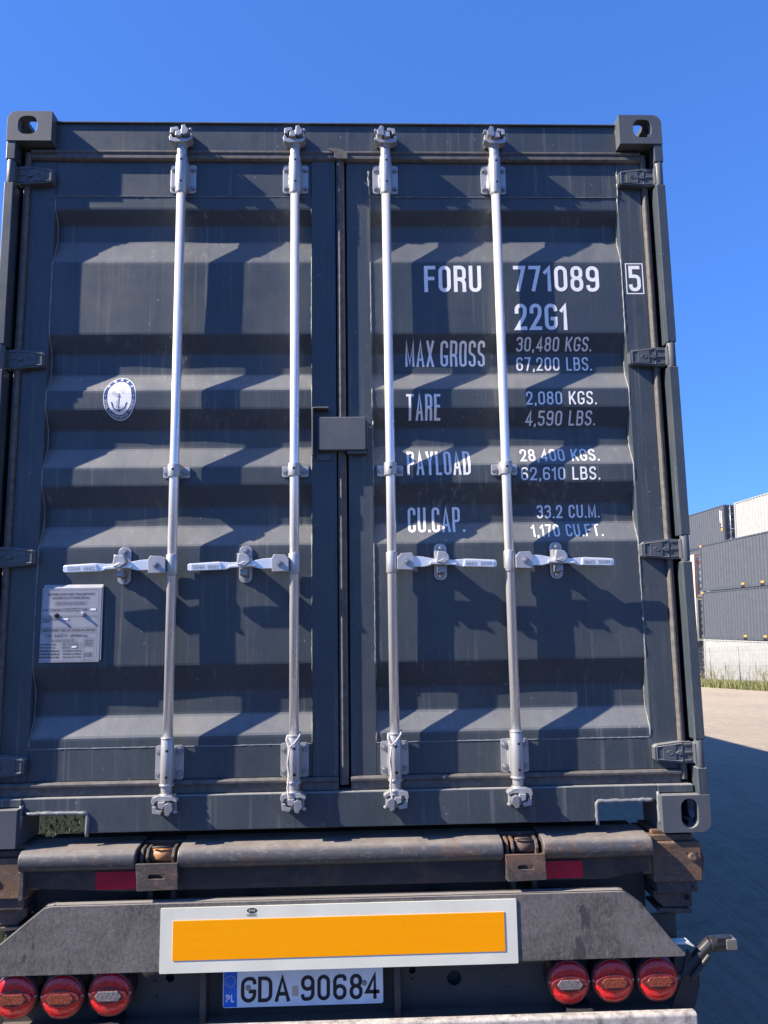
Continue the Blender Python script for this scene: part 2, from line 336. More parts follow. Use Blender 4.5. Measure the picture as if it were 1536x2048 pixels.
def ribbon(bm, pts, closed, hw, off, xf=lambda p: p, mi=0):
    P = [xf(p) for p in pts]; Q = [P[0]]
    for p in P[1:]:
        if (p - Q[-1]).length > hw * .05: Q.append(p)
    if closed and (Q[0] - Q[-1]).length < hw * .05: Q.pop()
    n = len(Q); L = []; Rr = []
    if n < 2: return
    if not closed: Q[0] = Q[0] + (Q[0] - Q[1]).normalized() * hw * .98; Q[-1] = Q[-1] + (Q[-1] - Q[-2]).normalized() * hw * .98
    for i, p in enumerate(Q):
        a = Q[(i - 1) % n] if (closed or i > 0) else None; b = Q[(i + 1) % n] if (closed or i < n - 1) else None
        d1 = (p - a).normalized() if a is not None else (b - p).normalized(); d2 = (b - p).normalized() if b is not None else d1
        n1 = Vector((-d1.y, d1.x)); n2 = Vector((-d2.y, d2.x)); m = (n1 + n2)
        m = m.normalized() if m.length > 1e-6 else n1; k = min(2.2, 1 / max(.3, m.dot(n1)))
        L.append(bm.verts.new((p.x + m.x * hw * k, off, p.y + m.y * hw * k))); Rr.append(bm.verts.new((p.x - m.x * hw * k, off, p.y - m.y * hw * k)))
    for i in range(n if closed else n - 1):
        j = (i + 1) % n
        f = bm.faces.new((L[i], L[j], Rr[j], Rr[i])); f.material_index = mi
def text_bm(bm, s, x0, x1, z0, z1, st, gap=.17, space=.34, xf=None, off=0, mi=0):
    sw = st / (z1 - z0)
    tot = 0
    for i, ch in enumerate(s):
        if ch == ' ': tot += space; continue
        tot += G_[ch][0] + sw + (gap if i < len(s) - 1 and s[i + 1] != ' ' else 0)
    h = z1 - z0 - st; k = (x1 - x0) / tot; x = x0; lay = 0
    for i, ch in enumerate(s):
        if ch == ' ': x += space * k; continue
        gw, polys = G_[ch]; wx = (gw + sw) * k - st; wx = max(wx, .0002)
        for j, pl in enumerate(polys):
            pts = round_poly(pl[1:], pl[0] == 'c', wx, h, wx)
            ribbon(bm, [Vector((x + st / 2 + p.x, z0 + st / 2 + p.y)) for p in pts], pl[0] == 'c', st / 2, off - j * .00005, xf or (lambda p: p), mi)
        x += (gw + sw + (gap if i < len(s) - 1 and s[i + 1] != ' ' else 0)) * k
def finish_text(name, bm, sf, mats, parent, cuts=False, base=-.0006):
    if cuts:
        zs_ = [v.co.z for v in bm.verts]; xs_ = [v.co.x for v in bm.verts]
        for z in GZ:
            if min(zs_) < z < max(zs_): bmesh.ops.bisect_plane(bm, geom=bm.verts[:] + bm.edges[:] + bm.faces[:], plane_co=(0, 0, z), plane_no=(0, 0, 1))
        for x in GX + GX2:
            if min(xs_) < x < max(xs_): bmesh.ops.bisect_plane(bm, geom=bm.verts[:] + bm.edges[:] + bm.faces[:], plane_co=(x, 0, 0), plane_no=(1, 0, 0))
    for v in bm.verts: v.co.y = sf(v.co.x, v.co.z) + base + v.co.y
    for f in bm.faces:
        f.normal_update()
        if f.normal.y > 0: f.normal_flip()
    me = bpy.data.meshes.new(name); bm.to_mesh(me); bm.free()
    return obj(name, me, mats, parent)
def ellipse(cx, cz, rx, rz, n=40): return [Vector((cx + rx * math.cos(2 * math.pi * i / n), cz + rz * math.sin(2 * math.pi * i / n))) for i in range(n)]
def fan(bm, pts, off=0, mi=0):
    f = bm.faces.new([bm.verts.new((p.x, off, p.y)) for p in pts]); f.material_index = mi

# ------------------------------------------------------------------ ground
def gz(y):
    t = y - 3.5
    if t <= 0: return -1.15
    if t > 60: return -1.15 - .066 * 60 - .3 * (1 - math.exp(-(t - 60) / 60))
    if t < 4: return -1.15 - .066 * t * t / 8
    return -1.15 - .066 * (t - 2) - (.0 if t < 50 else 0)
def lerp_list(*seg):
    out = []
    for a, b, n in seg: out += [a + (b - a) * i / n for i in range(n)]
    return out + [seg[-1][1]]
def ground():
    xs = lerp_list((-700, -60, 8), (-60, -6, 12), (-6, 24, 60), (24, 60, 12), (60, 700, 8)); ys = lerp_list((-700, -30, 8), (-30, -2, 10), (-2, 50, 110), (50, 120, 14), (120, 1500, 10))
    v = []; n = len(xs)
    for y in ys:
        for x in xs:
            near = max(0, 1 - abs(x - 6) / 30) * max(0, 1 - abs(y - 12) / 40)
            rut = .022 * math.sin(x * 1.9 + y * .35 + .8 * math.sin(y * .4)) + .012 * math.sin(x * 4.3 - y * .9)
            rut *= near if x > 2.2 else 0
            v.append((x, y, gz(y) + rut))
    f = [(j * n + i, j * n + i + 1, (j + 1) * n + i + 1, (j + 1) * n + i) for j in range(len(ys) - 1) for i in range(n - 1)]
    mb = MB(); mb.add(v, f, 0, True)
    m, nt, p = new_mat('sandy_ground')
    tc = N(nt, 'ShaderNodeTexCoord'); sx = N(nt, 'ShaderNodeSeparateXYZ'); nt.links.new(tc.outputs['Object'], sx.inputs[0])
    c = mix(nt, ramp(nt, noise(nt, .35, (1, .35, 1), 8, .65, .6), .3, .7), (.35, .295, .215), (.50, .41, .29))
    c = mix(nt, ramp(nt, noise(nt, 9, detail=9, rough=.8), .35, .75), c, (.50, .43, .335))
    rot = N(nt, 'ShaderNodeMapping'); rot.inputs['Rotation'].default_value = (0, 0, R(-14)); rot.inputs['Scale'].default_value = (14, 1.1, 1)
    nt.links.new(tc.outputs['Object'], rot.inputs[0])
    tr = N(nt, 'ShaderNodeTexNoise'); tr.inputs['Scale'].default_value = 1.3; tr.inputs['Detail'].default_value = 8; tr.inputs['Roughness'].default_value = .7; nt.links.new(rot.outputs[0], tr.inputs['Vector'])
    c = mix(nt, ramp(nt, tr.outputs[0], .38, .6, .3, 0), c, (.24, .20, .175))
    c = mix(nt, ramp(nt, noise(nt, 38, detail=5, rough=.7), .60, .70, 0, .7), c, (.15, .13, .115))
    c = mix(nt, ramp(nt, noise(nt, 5, detail=9, rough=.85), .54, .66, 0, .55), c, (.20, .175, .15))
    ms = ramp(nt, mul(nt, sx.outputs[0], mul(nt, noise(nt, .8, detail=5), 2.0), 'ADD'), -.3, .0, 1, 0)      # grass verge to the left, takes the shade-darkened colour
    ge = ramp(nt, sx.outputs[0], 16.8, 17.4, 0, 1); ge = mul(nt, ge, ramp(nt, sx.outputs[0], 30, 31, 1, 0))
    gc = mix(nt, noise(nt, 6, detail=6), (.012, .016, .008), (.03, .036, .014))  # soil and grass tones darkened to stand in for shade on the left
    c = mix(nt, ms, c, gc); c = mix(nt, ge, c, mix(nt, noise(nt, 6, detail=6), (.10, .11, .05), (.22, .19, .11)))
    ap = mul(nt, ramp(nt, mul(nt, sx.outputs[1], mul(nt, noise(nt, .7, detail=6), 1.6), 'ADD'), .2, .5, 1, 0), ramp(nt, sx.outputs[1], -30, -28, 0, 1))    # dark ground added out of view behind the trailer to cut bounce light
    ap = mul(nt, ap, mul(nt, ramp(nt, sx.outputs[0], -14, -13, 0, 1), ramp(nt, sx.outputs[0], 13, 14, 1, 0)))
    c = mix(nt, ap, c, mix(nt, noise(nt, 20, detail=6), (.055, .044, .034), (.10, .082, .064)))
    nt.links.new(c, p.inputs['Base Color']); p.inputs['Roughness'].default_value = .95; p.inputs['Specular IOR Level'].default_value = .2
    h = mul(nt, mul(nt, tr.outputs[0], 1.6), mul(nt, noise(nt, 14, detail=10, rough=.8), 1.5), 'ADD'); bump(nt, p, h, 1.0, .035)
    M['ground'] = m
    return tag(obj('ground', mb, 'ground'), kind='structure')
ground()

def blades(name, spots, hmin, hmax, wd, cols, label=None, lean=.5):
    mb = MB()
    for (x, y, z) in spots:
        h = rnd.uniform(hmin, hmax); a = rnd.uniform(0, 6.28); dx = math.cos(a); dy = math.sin(a); l = rnd.uniform(.1, lean) * h; b = rnd.uniform(0, 6.28)
        lx = math.cos(b) * l; ly = math.sin(b) * l; k = rnd.randrange(len(cols)); w_ = wd * rnd.uniform(.6, 1.3)
        mb.add([(x - dx * w_, y - dy * w_, z), (x + dx * w_, y + dy * w_, z), (x + lx * .35 + dx * w_ * .7, y + ly * .35 + dy * w_ * .7, z + h * .6), (x + lx * .35 - dx * w_ * .7, y + ly * .35 - dy * w_ * .7, z + h * .6), (x + lx, y + ly, z + h)],
            [(0, 1, 2, 3), (3, 2, 4)], k)
    return tag(obj(name, mb, cols, fix=False), label, None, None, 'stuff')
for i, c in enumerate([(.030, .050, .014), (.11, .14, .035), (.26, .235, .10), (.15, .18, .06), (.014, .026, .007), (.026, .042, .012)]): M['g%d' % i] = plain('grass_%d' % i, c, .7, bmp=0)  # last two greens are darkened in place of shade on the left verge
def spot(x0, x1, y0, y1): x = rnd.uniform(x0, x1); y = rnd.uniform(y0, y1); return (x, y, gz(y) - .01)
blades('verge_grass', [spot(16.7, 19.2, 24, 43) for _ in range(17000)], .12, .42, .012, ['g0', 'g1', 'g2', 'g2', 'g3'], 'rough half dry grass along the foot of the stacked containers')
blades('roadside_grass', [spot(-7, -1.35, 1.5, 12) for _ in range(22000)], .02, .07, .006, ['g4', 'g4', 'g5', 'g4', 'g0'], 'short grass on the ground left of the trailer, its green darkened in place of shade')
def weeds():
    mb = MB()
    for _ in range(34):
        x = rnd.uniform(17.7, 18.6); y = rnd.uniform(26, 38); z = gz(y); h = rnd.uniform(.5, 1.1)
        for b in range(5):
            a = rnd.uniform(0, 6.28); l = h * rnd.uniform(.15, .45); t0 = rnd.uniform(0, .5) * h
            p = [(x, y, z + t0 * .7), (x + math.cos(a) * l * .4, y + math.sin(a) * l * .4, z + t0 + (h - t0) * .55), (x + math.cos(a) * l, y + math.sin(a) * l, z + h * rnd.uniform(.7, 1))]
            mb.tube(p, .006, 3); mb.cyl(p[2], (p[2][0], p[2][1], p[2][2] + .06), .018, .004, 4)
    tag(obj('dry_weeds', mb, 'g2', fix=False), 'thin dry weeds standing in front of the white container', None, None, 'stuff')
weeds()

# ------------------------------------------------------------------ the yard: stacked containers and fence
ROWD = Vector((-.0436, .99895, -.0144)).normalized()
UPD = Vector((.039, .0161, 1)).normalized(); XD = ROWD.cross(UPD).normalized(); UPD = XD.cross(ROWD).normalized()
ROT = Matrix((XD, ROWD, UPD)).transposed()
CW, CH = 2.438, 2.591
def yard_container(L, mat, label, group, door=False, frame=None, pockets=(), text=None, doormat=None, trim=None):
    frame = frame or mat; doormat = doormat or mat
    t = empty('yard_container', (0, 0, 0), label, 'shipping container', group)     # local: x 0..CW, y 0..-L, z 0..CH
    def wall(x, s):
        prof = []; y = -.16
        n = int((L - .32) / .278); p = (L - .32) / n
        for i in range(n): prof += [(y, 0), (y - p * .26, 0), (y - p * .5, .036), (y - p * .76, .036)]; y -= p
        prof.append((y, 0)); v = []; f = []
        for (yy, d) in prof: v += [(x + s * (.01 + d), yy, .16), (x + s * (.01 + d), yy, CH - .06)]
        for i in range(len(prof) - 1): f.append((2 * i, 2 * i + 2, 2 * i + 3, 2 * i + 1))
        m = MB(); m.add(v, f); obj('side_wall', m, mat, t)
    wall(0, 1); wall(CW, -1)
    for x in (0, CW - .06): obj('top_rail', MB().box(x, x + .06, -L + .16, -.16, CH - .075, CH - .012), frame, t)
    for x in (0, CW - .05):
        rail = MB(); cuts = sorted([(p - .17, p + .17) for p in pockets]); a = .16
        for c0, c1 in cuts: rail.box(x, x + .05, -c0, -a, .02, .165); rail.box(x, x + .05, -c1, -c0, .125, .165); a = c1
        rail.box(x, x + .05, -L + .16, -a, .02, .165); obj('bottom_rail', rail, frame, t)
    for p in pockets:
        obj('fork_pocket', MB().box(.004, .5, -p - .17, -p + .17, .02, .124), 'hole', t)
        obj('pocket_label', MB().box(-.004, -.001, -p - .14, -p + .14, .175, .26), 'yellow', t)
    for x in (0, CW - .12):
        for y in (0, -L + .13): obj('corner_post', MB().box(x, x + .12, y - .13, y, .118, CH - .118), frame, t)
    cc = MB().box(0, .162, -.178, 0, 0, .118); 
    for x in (-.003, CW - .159):
        for y in (.003, -L + .175):
            for z in (0, CH - .118): obj('corner_casting', MB().box(x, x + .162, y - .178, y, z, z + .118), frame, t, bevel=.008)
    obj('roof', MB().box(.06, CW - .06, -L + .1, -.1, CH - .03, CH - .01), frame, t)
    obj('floor', MB().box(.05, CW - .05, -L + .1, -.1, .12, .17), frame, t)
    obj('end_wall', MB().box(.12, CW - .12, -.08, -.05, .05, CH - .05), mat, t)
    ye = -L + .04
    if trim: obj('edge_trim', MB().box(-.012, .05, -L - .012, -L - .004, 0, CH).box(.0501, CW, -L - .012, -L - .004, 0, .04).box(.0501, CW, -L - .012, -L - .004, CH - .04, CH), trim, t)
    obj('header', MB().box(.12, CW - .12, ye - .035, ye + .05, CH - .15, CH - .01), frame, t); obj('sill', MB().box(.12, CW - .12, ye - .035, ye + .05, .02, .15), frame, t)
    if door:
        for k, (a, b) in enumerate(((.13, CW / 2 - .006), (CW / 2 + .006, CW - .13))):
            m = MB(); v = []; f = []; zz = [(.155, 0), (.3, 0)]
            for i in range(5): z0 = .3 + i * .4; zz += [(z0 + .08, .0), (z0 + .13, .036), (z0 + .24, .036), (z0 + .3, 0)]
            zz.append((CH - .155, 0))
            for z, d in zz: v += [(a, ye + d, z), (b, ye + d, z)]
            for i in range(len(zz) - 1): f.append((2 * i, 2 * i + 1, 2 * i + 3, 2 * i + 2))
            m.add(v, f); m.box(a, a + .09, ye - .01, ye + .05, .155, CH - .155); m.box(b - .09, b, ye - .01, ye + .05, .155, CH - .155)
            dr = obj('door', m, doormat, t)
            for q in (.28, .72):
                x = a + (b - a) * q; r = MB().cyl((x, ye - .04, .06), (x, ye - .04, CH - .06), .018, n=8)
                for z in (.3, 1.3, CH - .25): r.box(x - .05, x + .05, ye - .045, ye, z - .03, z + .03)
                r.box(x - .02, x + .28 * (1 if q < .5 else -1), ye - .06, ye - .03, .96, 1.0) if q < .5 else r.box(x - .28, x + .02, ye - .06, ye - .03, .96, 1.0)
                obj('lock_rod', r, 'zinc', dr)
    else: obj('end_wall', MB().box(.12, CW - .12, ye, ye + .03, .15, CH - .15), mat, t)
    for ps, s, hgt, mt in (text or ()):
        bm = bmesh.new(); text_bm(bm, s, ps[0], ps[1], ps[2], ps[2] + hgt, hgt * .16); 
        finish_text('lettering', bm, FLAT(ye - .02), mt, t)
    return t
def put(t, far_left_base, k=0):
    p = Vector(far_left_base) + UPD * (CH * k); t.matrix_world = Matrix.Translation(p) @ ROT.to_4x4(); return t
GN = 'containers stacked in the near row of the yard'; G2 = 'containers stacked in the second row of the yard'; G3 = 'door ends stacked behind the near row'; G4 = 'grey containers in the far tower'
A = (18.814, 38.3, -3.468)
put(yard_container(12.19, 'bgwhite', 'long white corrugated container standing on the ground behind the wire fence', GN), A, 0)
dk = put(yard_container(12.19, 'bgdark', 'long dark grey container lying directly on the white one', GN, pockets=(4.2, 5.9)), A, 1)
for q in (0,):
    pass
d2 = put(copy_tree(dk), A, 2); d2['label'] = 'long dark grey container on top of the near row, third from the ground'
for t in (dk, d2):
    o = obj('corner_label', MB().box(-.006, -.004, -.20, .02, CH - .11, CH - .01), 'yellow'); o.parent = t
B = (21.55, 39.6, -3.45)
lo = put(yard_container(12.19, 'bgdark', 'dark grey container hidden behind the near row, one of three under the high white one', G2), B, 0)
lo['label'] = 'dark grey container on the ground in the second row, behind the white one in front'
for k, q in ((1, 'dark grey container one up in the second row, hidden by the near row'), (2, 'dark grey container of the second row directly under the high white one')):
    c_ = put(copy_tree(lo), B, k); c_['label'] = q
put(yard_container(12.19, 'bgwhite', 'white corrugated container highest at the right edge, on the second row', G2), B, 3)
E_ = Vector((19.92, 41.5, -3.72)); Ef = E_ + ROWD * 6.06
put(yard_container(6.06, 'bgbeige', 'weathered pale container end with orange corner posts and red letters', G3, door=True, frame='bgbeige', text=[((.14, .52, 2.02), 'CO', .26, 'red')], trim='bgorange'), Ef, 2)
put(yard_container(6.06, 'bggrey', 'light grey container end with dark door bars under the orange framed one', G3, door=True, frame='bgbeige'), Ef, 1)
put(yard_container(6.06, 'bgdark', 'slate container end on the ground beneath the light grey end', G3, door=True, doormat='bggrey'), Ef, 0)
T_ = Vector((23.85, 45.4, 7.655 - 4 * CH)); Tf = T_ + ROWD * 6.06
tw = put(yard_container(6.06, 'bgdark', 'grey container in the tower behind, its lower tiers hidden by the near row', G4, door=True), Tf, 0)
tw['label'] = 'grey container at the foot of the far tower'
for k, q in ((1, 'grey container second from the ground in the far tower'), (2, 'grey container just below the topmost one of the far tower')):
    c_ = put(copy_tree(tw), Tf, k); c_['label'] = q
tt = put(copy_tree(tw), Tf, 3); tt['label'] = 'topmost dark grey container of the tower with white door bars beside the white container'
def side_marks(t):
    for k, (y, z0, z1, mt, nm) in enumerate(((-5.75, 1.15, 2.25, 'white', 'lettering'), (-5.55, 1.5, 2.3, 'white', 'lettering'), (-5.72, .85, 1.05, 'yellow', 'warning_label'), (-5.62, 1.4, 1.52, 'yellow', 'warning_label'))):
        m = MB()
        if mt == 'white':
            n = 7
            for i in range(n): a = z0 + (z1 - z0) * i / n; m.box(-.0, .006, y - .05, y + .05, a, a + (z1 - z0) / n * .6)
        else: m.box(-.0, .006, y - .1, y + .1, z0, z1)
        o = obj(nm, m, mt); o.parent = t
side_marks(tt)
front = yard_container(6.058, 'bgdark', 'second dark grey container on the front half of the trailer, hidden by the first', 'containers on the trailer')
front.location = (-1.219, 12.21, 0.0)
def fence():
    t = empty('wire_fence', (18.2, 33, gz(33)), 'thin grey wire mesh fence on slim posts in front of the white container', 'fence')
    ys = [24.95 + 2.75 * i for i in range(6)]; X = lambda y: 18.08 + .0436 * (36 - y)
    for y in ys: obj('fence_post', MB().cyl((X(y), y, gz(y)), (X(y) - .02, y, gz(y) + 1.9), .03, n=8), 'fence', t)
    for a, b in zip(ys, ys[1:]):
        m = MB()
        for k in range(10): z = .12 + k * .2; m.tube([(X(a), a, gz(a) + z), (X(b), b, gz(b) + z)], .0035 if k % 4 else .006, 4)
        n = 26
        for i in range(1, n): y = a + (b - a) * i / n; m.tube([(X(y), y, gz(y) + .1), (X(y), y, gz(y) + 1.9)], .0025, 3)
        obj('mesh_panel', m, 'fence', t, fix=False)
fence()

# ------------------------------------------------------------------ the container on the trailer
box_ = empty('shipping_container', (0, 3.03, 0), 'dark blue grey shipping container seen from its double doors, loaded on the trailer', 'shipping container')
W2 = 1.219; L20 = 6.058; H = 2.591
# corner castings: hollow blocks with oval holes on three faces
def stadium(cx, cz, rx, rz, n=10):
    p = []; k = rz - rx
    for i in range(n + 1): t = math.pi * i / n; p.append((cx + rx * math.cos(t), cz + k + rx * math.sin(t)))
    for i in range(n + 1): t = math.pi + math.pi * i / n; p.append((cx + rx * math.cos(t), cz - k + rx * math.sin(t)))
    return p
def fat_oval(cx, cz, rx, rz, n=36):
    return [(cx + rx * math.copysign(abs(math.cos(t)) ** .72, math.cos(t)), cz + rz * math.copysign(abs(math.sin(t)) ** .72, math.sin(t))) for t in (2 * math.pi * i / n for i in range(n))]
def casting(side, top, front):
    h = .118; z0 = H - h if top else 0; x0, x1 = (W2 - .162, W2); r = .034
    pts = [(x0, z0), (x1, z0), (x1, z0 + h), (x0, z0 + h)]
    out = []
    for i, (x, z) in enumerate(pts):
        if (top and i == 2) or (not top and i == 1):
            for k in range(7):
                if top: t = R(90 * k / 6); out.append((x - r + r * math.cos(t), z - r + r * math.sin(t)))
                else: t = R(-90 + 90 * k / 6); out.append((x - r + r * math.cos(t), z + r + r * math.sin(t)))
        else: out.append((x, z))
    y0, y1 = (0, .178) if front else (L20 - .178, L20)
    m = MB(); m.prism([(side * x, z) for x, z in out], y0, y1)
    cav = MB().box(*sorted((side * (x0 + .013), side * (x1 - .028))), y0 + .028, y1 - .013, z0 + .02, z0 + h - .02)
    yf = (y0 - .01, y0 + .04) if front else (y1 - .04, y1 + .01)
    xc = side * (x0 + .088)
    c1 = MB().prism(fat_oval(xc, z0 + .062, .0350, .0365) if top else stadium(side * (x0 + .092), z0 + .060, .0295, .0475), *yf)
    ym = (y0 + .089)
    c2 = MB().prism(stadium(ym, z0 + .06, .026, .04), *sorted((side * (x1 - .05), side * (x1 + .01))), 'x')
    c3 = MB().prism(fat_oval(side * (x0 + .082), ym, .031, .055), *((z0 + h - .04, z0 + h + .01) if top else (z0 - .01, z0 + .04)), 'z')
    return obj('corner_casting', boolean(m, [cav, c1, c2, c3], 'corner_casting'), 'cast', box_, bevel=.004)
for s in (-1, 1):
    for tp in (0, 1):
        for fr in (1, 0): casting(s, tp, fr)
HZ = [2.356, 1.650, .944, .250]
def mir(s, a, b): return tuple(sorted((s * a, s * b)))
for s in (-1, 1):
    m = MB(); edges = [2.473] + [v for z in HZ for v in (z + .046, z - .046)] + [.118]
    for i in range(0, len(edges), 2):
        m.box(*mir(s, 1.186, 1.219), 0.003, .058, edges[i + 1], edges[i])
    m.box(*mir(s, 1.205, 1.2185), .0581, .19, .118, 2.473); m.box(*mir(s, 1.10, 1.2049), .12, .19, .118, 2.473); m.box(*mir(s, 1.176, 1.181), .070, .1199, .118, 2.473)
    obj('corner_post', m, 'paint', box_, bevel=.005)
    m = MB()                                              # far post, rails
    m.box(*mir(s, 1.10, 1.2185), L20 - .19, L20 - .02, .118, 2.473); obj('corner_post', m, 'paint', box_)
    v = []; f = []; pr = []; y = .19; n = 20; p = (L20 - .38) / n
    for i in range(n): pr += [(y, 0), (y + p * .26, 0), (y + p * .5, .036), (y + p * .76, .036)]; y += p
    pr.append((y, 0))
    for yy, d in pr: v += [(s * (1.209 - d), yy, .16), (s * (1.209 - d), yy, 2.52)]
    m = MB(); m.add(v, [(2 * i, 2 * i + 2, 2 * i + 3, 2 * i + 1) for i in range(len(pr) - 1)]); obj('side_wall', m, 'paint', box_)
    obj('top_side_rail', MB().box(*mir(s, 1.155, 1.213), .178, L20 - .178, 2.52, 2.572), 'paint', box_)
    obj('bottom_side_rail', MB().box(*mir(s, 1.165, 1.212), .178, L20 - .178, .03, .165), 'paint', box_)
obj('roof', MB().box(-1.15, 1.15, .12, L20 - .1, 2.548, 2.562), 'paint', box_)
obj('floor', MB().box(-1.16, 1.16, .12, L20 - .1, .13, .17), 'dark', box_)
obj('front_wall', MB().box(-1.10, 1.10, L20 - .08, L20 - .05, .05, 2.55), 'paint', box_)
m = MB().box(-1.0569, 1.0569, .045, .118, 2.445, 2.5708).box(-1.0569, 1.0569, .036, .16, 2.571, 2.577)
obj('door_header', m, 'paint', box_, bevel=.0015)
m = MB().box(-1.183, 1.183, .0755, .117, 2.436, 2.473); m.box(-1.183, 1.183, .075, .117, .118, .152)
obj('door_frame', m, 'dark', box_)
poly = [(-.842, .033), (.847, .033), (.847, .097), (1.0569, .097), (1.0569, .146), (-1.0569, .146), (-1.0569, .097), (-.842, .097)]
m = MB().prism(poly, .034, .046); m.box(-.84, .845, .0461, .20, .033, .045); m.box(-1.0569, 1.0569, .0461, .118, .134, .1459)
m.box(*(-.846, -.838), .0462, .25, .046, .13); m.box(.843, .851, .0462, .25, .046, .13)
m.box(-1.18, -1.0575, .03, .118, .12, .146); m.box(1.0575, 1.18, .03, .118, .12, .146)
obj('door_sill', m, 'paint', box_, bevel=.003)
def jig(pts, n=10, a=.0012):
    out = []
    for p, q in zip(pts, pts[1:]):
        p = Vector(p); q = Vector(q); k = max(2, int((q - p).length / .012))
        for i in range(k): out.append(p.lerp(q, i / k) + Vector((rnd.uniform(-a, a), rnd.uniform(-a, a), rnd.uniform(-a, a))))
    return out + [Vector(pts[-1])]
for s, xa in ((1, .847), (-1, .842)):
    m = MB(); m.tube(jig([(s * xa, .032, .024), (s * xa, .032, .091), (s * (xa + .006), .032, .097), (s * 1.04, .032, .099)]), .0062, 8, jit=.2)
    obj('weld_bead', m, 'weld', box_)
m = MB().tube(jig([(1.0572, .03, .125), (1.0572, .03, .022)]), .006, 8, jit=.3); m.tube(jig([(1.057, .06, 2.475), (1.057, .042, 2.575)]), .004, 6, jit=.3); obj('weld_bead', m, 'weld', box_)
m = MB().tube(jig([(-1.0572, .03, .125), (-1.0572, .03, .06)]), .006, 8, jit=.3); obj('weld_bead', m, 'weld', box_)

# doors
def door(s, xa, xb, stile_in, proud):
    # xa/xb: corrugated panel; stile_in = inner stile outer edge near the centre line
    gx = GX if s < 0 else GX2; gx = [xa] + [x for x in gx if xa + .01 < x < xb - .01] + [xb]
    v = []; f = []; n = len(gx)
    for z in GZ:
        for x in gx: v.append((x, surf(x, z), z))
    for j in range(len(GZ) - 1):
        for i in range(n - 1): f.append((j * n + i, j * n + i + 1, (j + 1) * n + i + 1, (j + 1) * n + i))
    m = MB(); m.add(v, f)
    xo = 1.148 * s; xi = stile_in
    inner = xb if s < 0 else xa; outer = xa if s < 0 else xb
    m.box(min(xo, outer), max(xo, outer), D - .0022, .118, .192, 2.428)                       # hinge stile
    m.box(min(inner, xi), max(inner, xi), D - .002 - proud, .118, .192, 2.428)                # lock stile
    m.box(xa + .0005, xb - .0005, D - .0015, .118, 2.29, 2.4275); m.box(xa + .0005, xb - .0005, D - .0015, .118, .1925, .298)    # rails
    m.box(min(xo, xi) + .002, max(xo, xi) - .002, .1185, .122, .193, 2.427)
    d = obj('door', m, 'paint', box_, fix=False)
    bv = d.modifiers.new('bevel', 'BEVEL'); bv.width = .0022; bv.segments = 2; bv.limit_method = 'ANGLE'; bv.angle_limit = R(60)
    b = MB(); zz = [.298 + (2.29 - .298) * i / 150 for i in range(151)]
    for x, sg in ((outer, s), (inner, -s)):
        b.tube([(x + rnd.uniform(-.0006, .0006), min(surf(x, z), D + .034) - .001, z) for z in zz], .0028, 6, jit=.35)
    for z in (2.29, .298): b.tube(jig([(xa, D - .001, z), (xb, D - .001, z)], a=.0005), .002, 6, jit=.3)
    if s > 0: b.tube(jig([(xa - .004, D - .004, 2.39), (xa - .003, D - .004, 2.29)]), .0045, 6, jit=.5); b.tube(jig([(xb + .002, D - .004, 2.41), (xb + .002, D - .004, 2.29)]), .0035, 6, jit=.5)
    obj('weld_bead', b, 'weld', d)
    # gasket round the door
    g = MB()
    xg0, xg1 = 1.1485, 1.1735
    g.prism([(s * xg0, D + .01), (s * xg0, .049), (s * (xg0 + .005), .043), (s * (xg0 + .012), .043), (s * (xg0 + .014), .047), (s * (xg0 + .022), .05), (s * xg1, .058), (s * xg1, D + .01)], .16, 2.455, 'z')
    a, c = (xi, s * 1.148)
    a, c = min(a, c), max(a, c)
    g.prism([(.0725, 2.4285), (.052, 2.4285), (.044, 2.434), (.044, 2.446), (.050, 2.449), (.041, 2.456), (.041, 2.463), (.0449, 2.466), (.0725, 2.466)][::-1], a, c, 'x')
    g.prism([(.0725, .1915), (.046, .1915), (.041, .186), (.042, .178), (.052, .174), (.054, .1475), (.0725, .1475)][::-1], a, c, 'x')
    obj('gasket', g, 'gasket', d, bevel=.0015)
    return d
dl = door(-1, -1.056, -.106, -.0175, .008)
dr = door(1, .112, 1.056, .0245, 0)
tag(dl, 'left door with oval emblem and approval plate'); tag(dr, 'right door with white weights lettering')
g = MB().prism([(-.0125, .09), (-.0125, .0530), (-.003, .0440), (.001, .0445), (.003, .049), (.010, .050), (.0165, .056), (.0175, .09)], .165, 2.455, 'z')
g.prism([(-.04, 2.467), (-.038, 2.474), (-.012, 2.472), (.012, 2.468), (.03, 2.458), (.03, 2.43), (-.017, 2.43), (-.02, 2.455)], .036, .0745)
obj('centre_gasket', g, 'gasket', box_, bevel=.001)
obj('centre_gap', MB().box(-.0174, .0244, .0905, .1184, .16, 2.43), 'gasket_dark', box_)

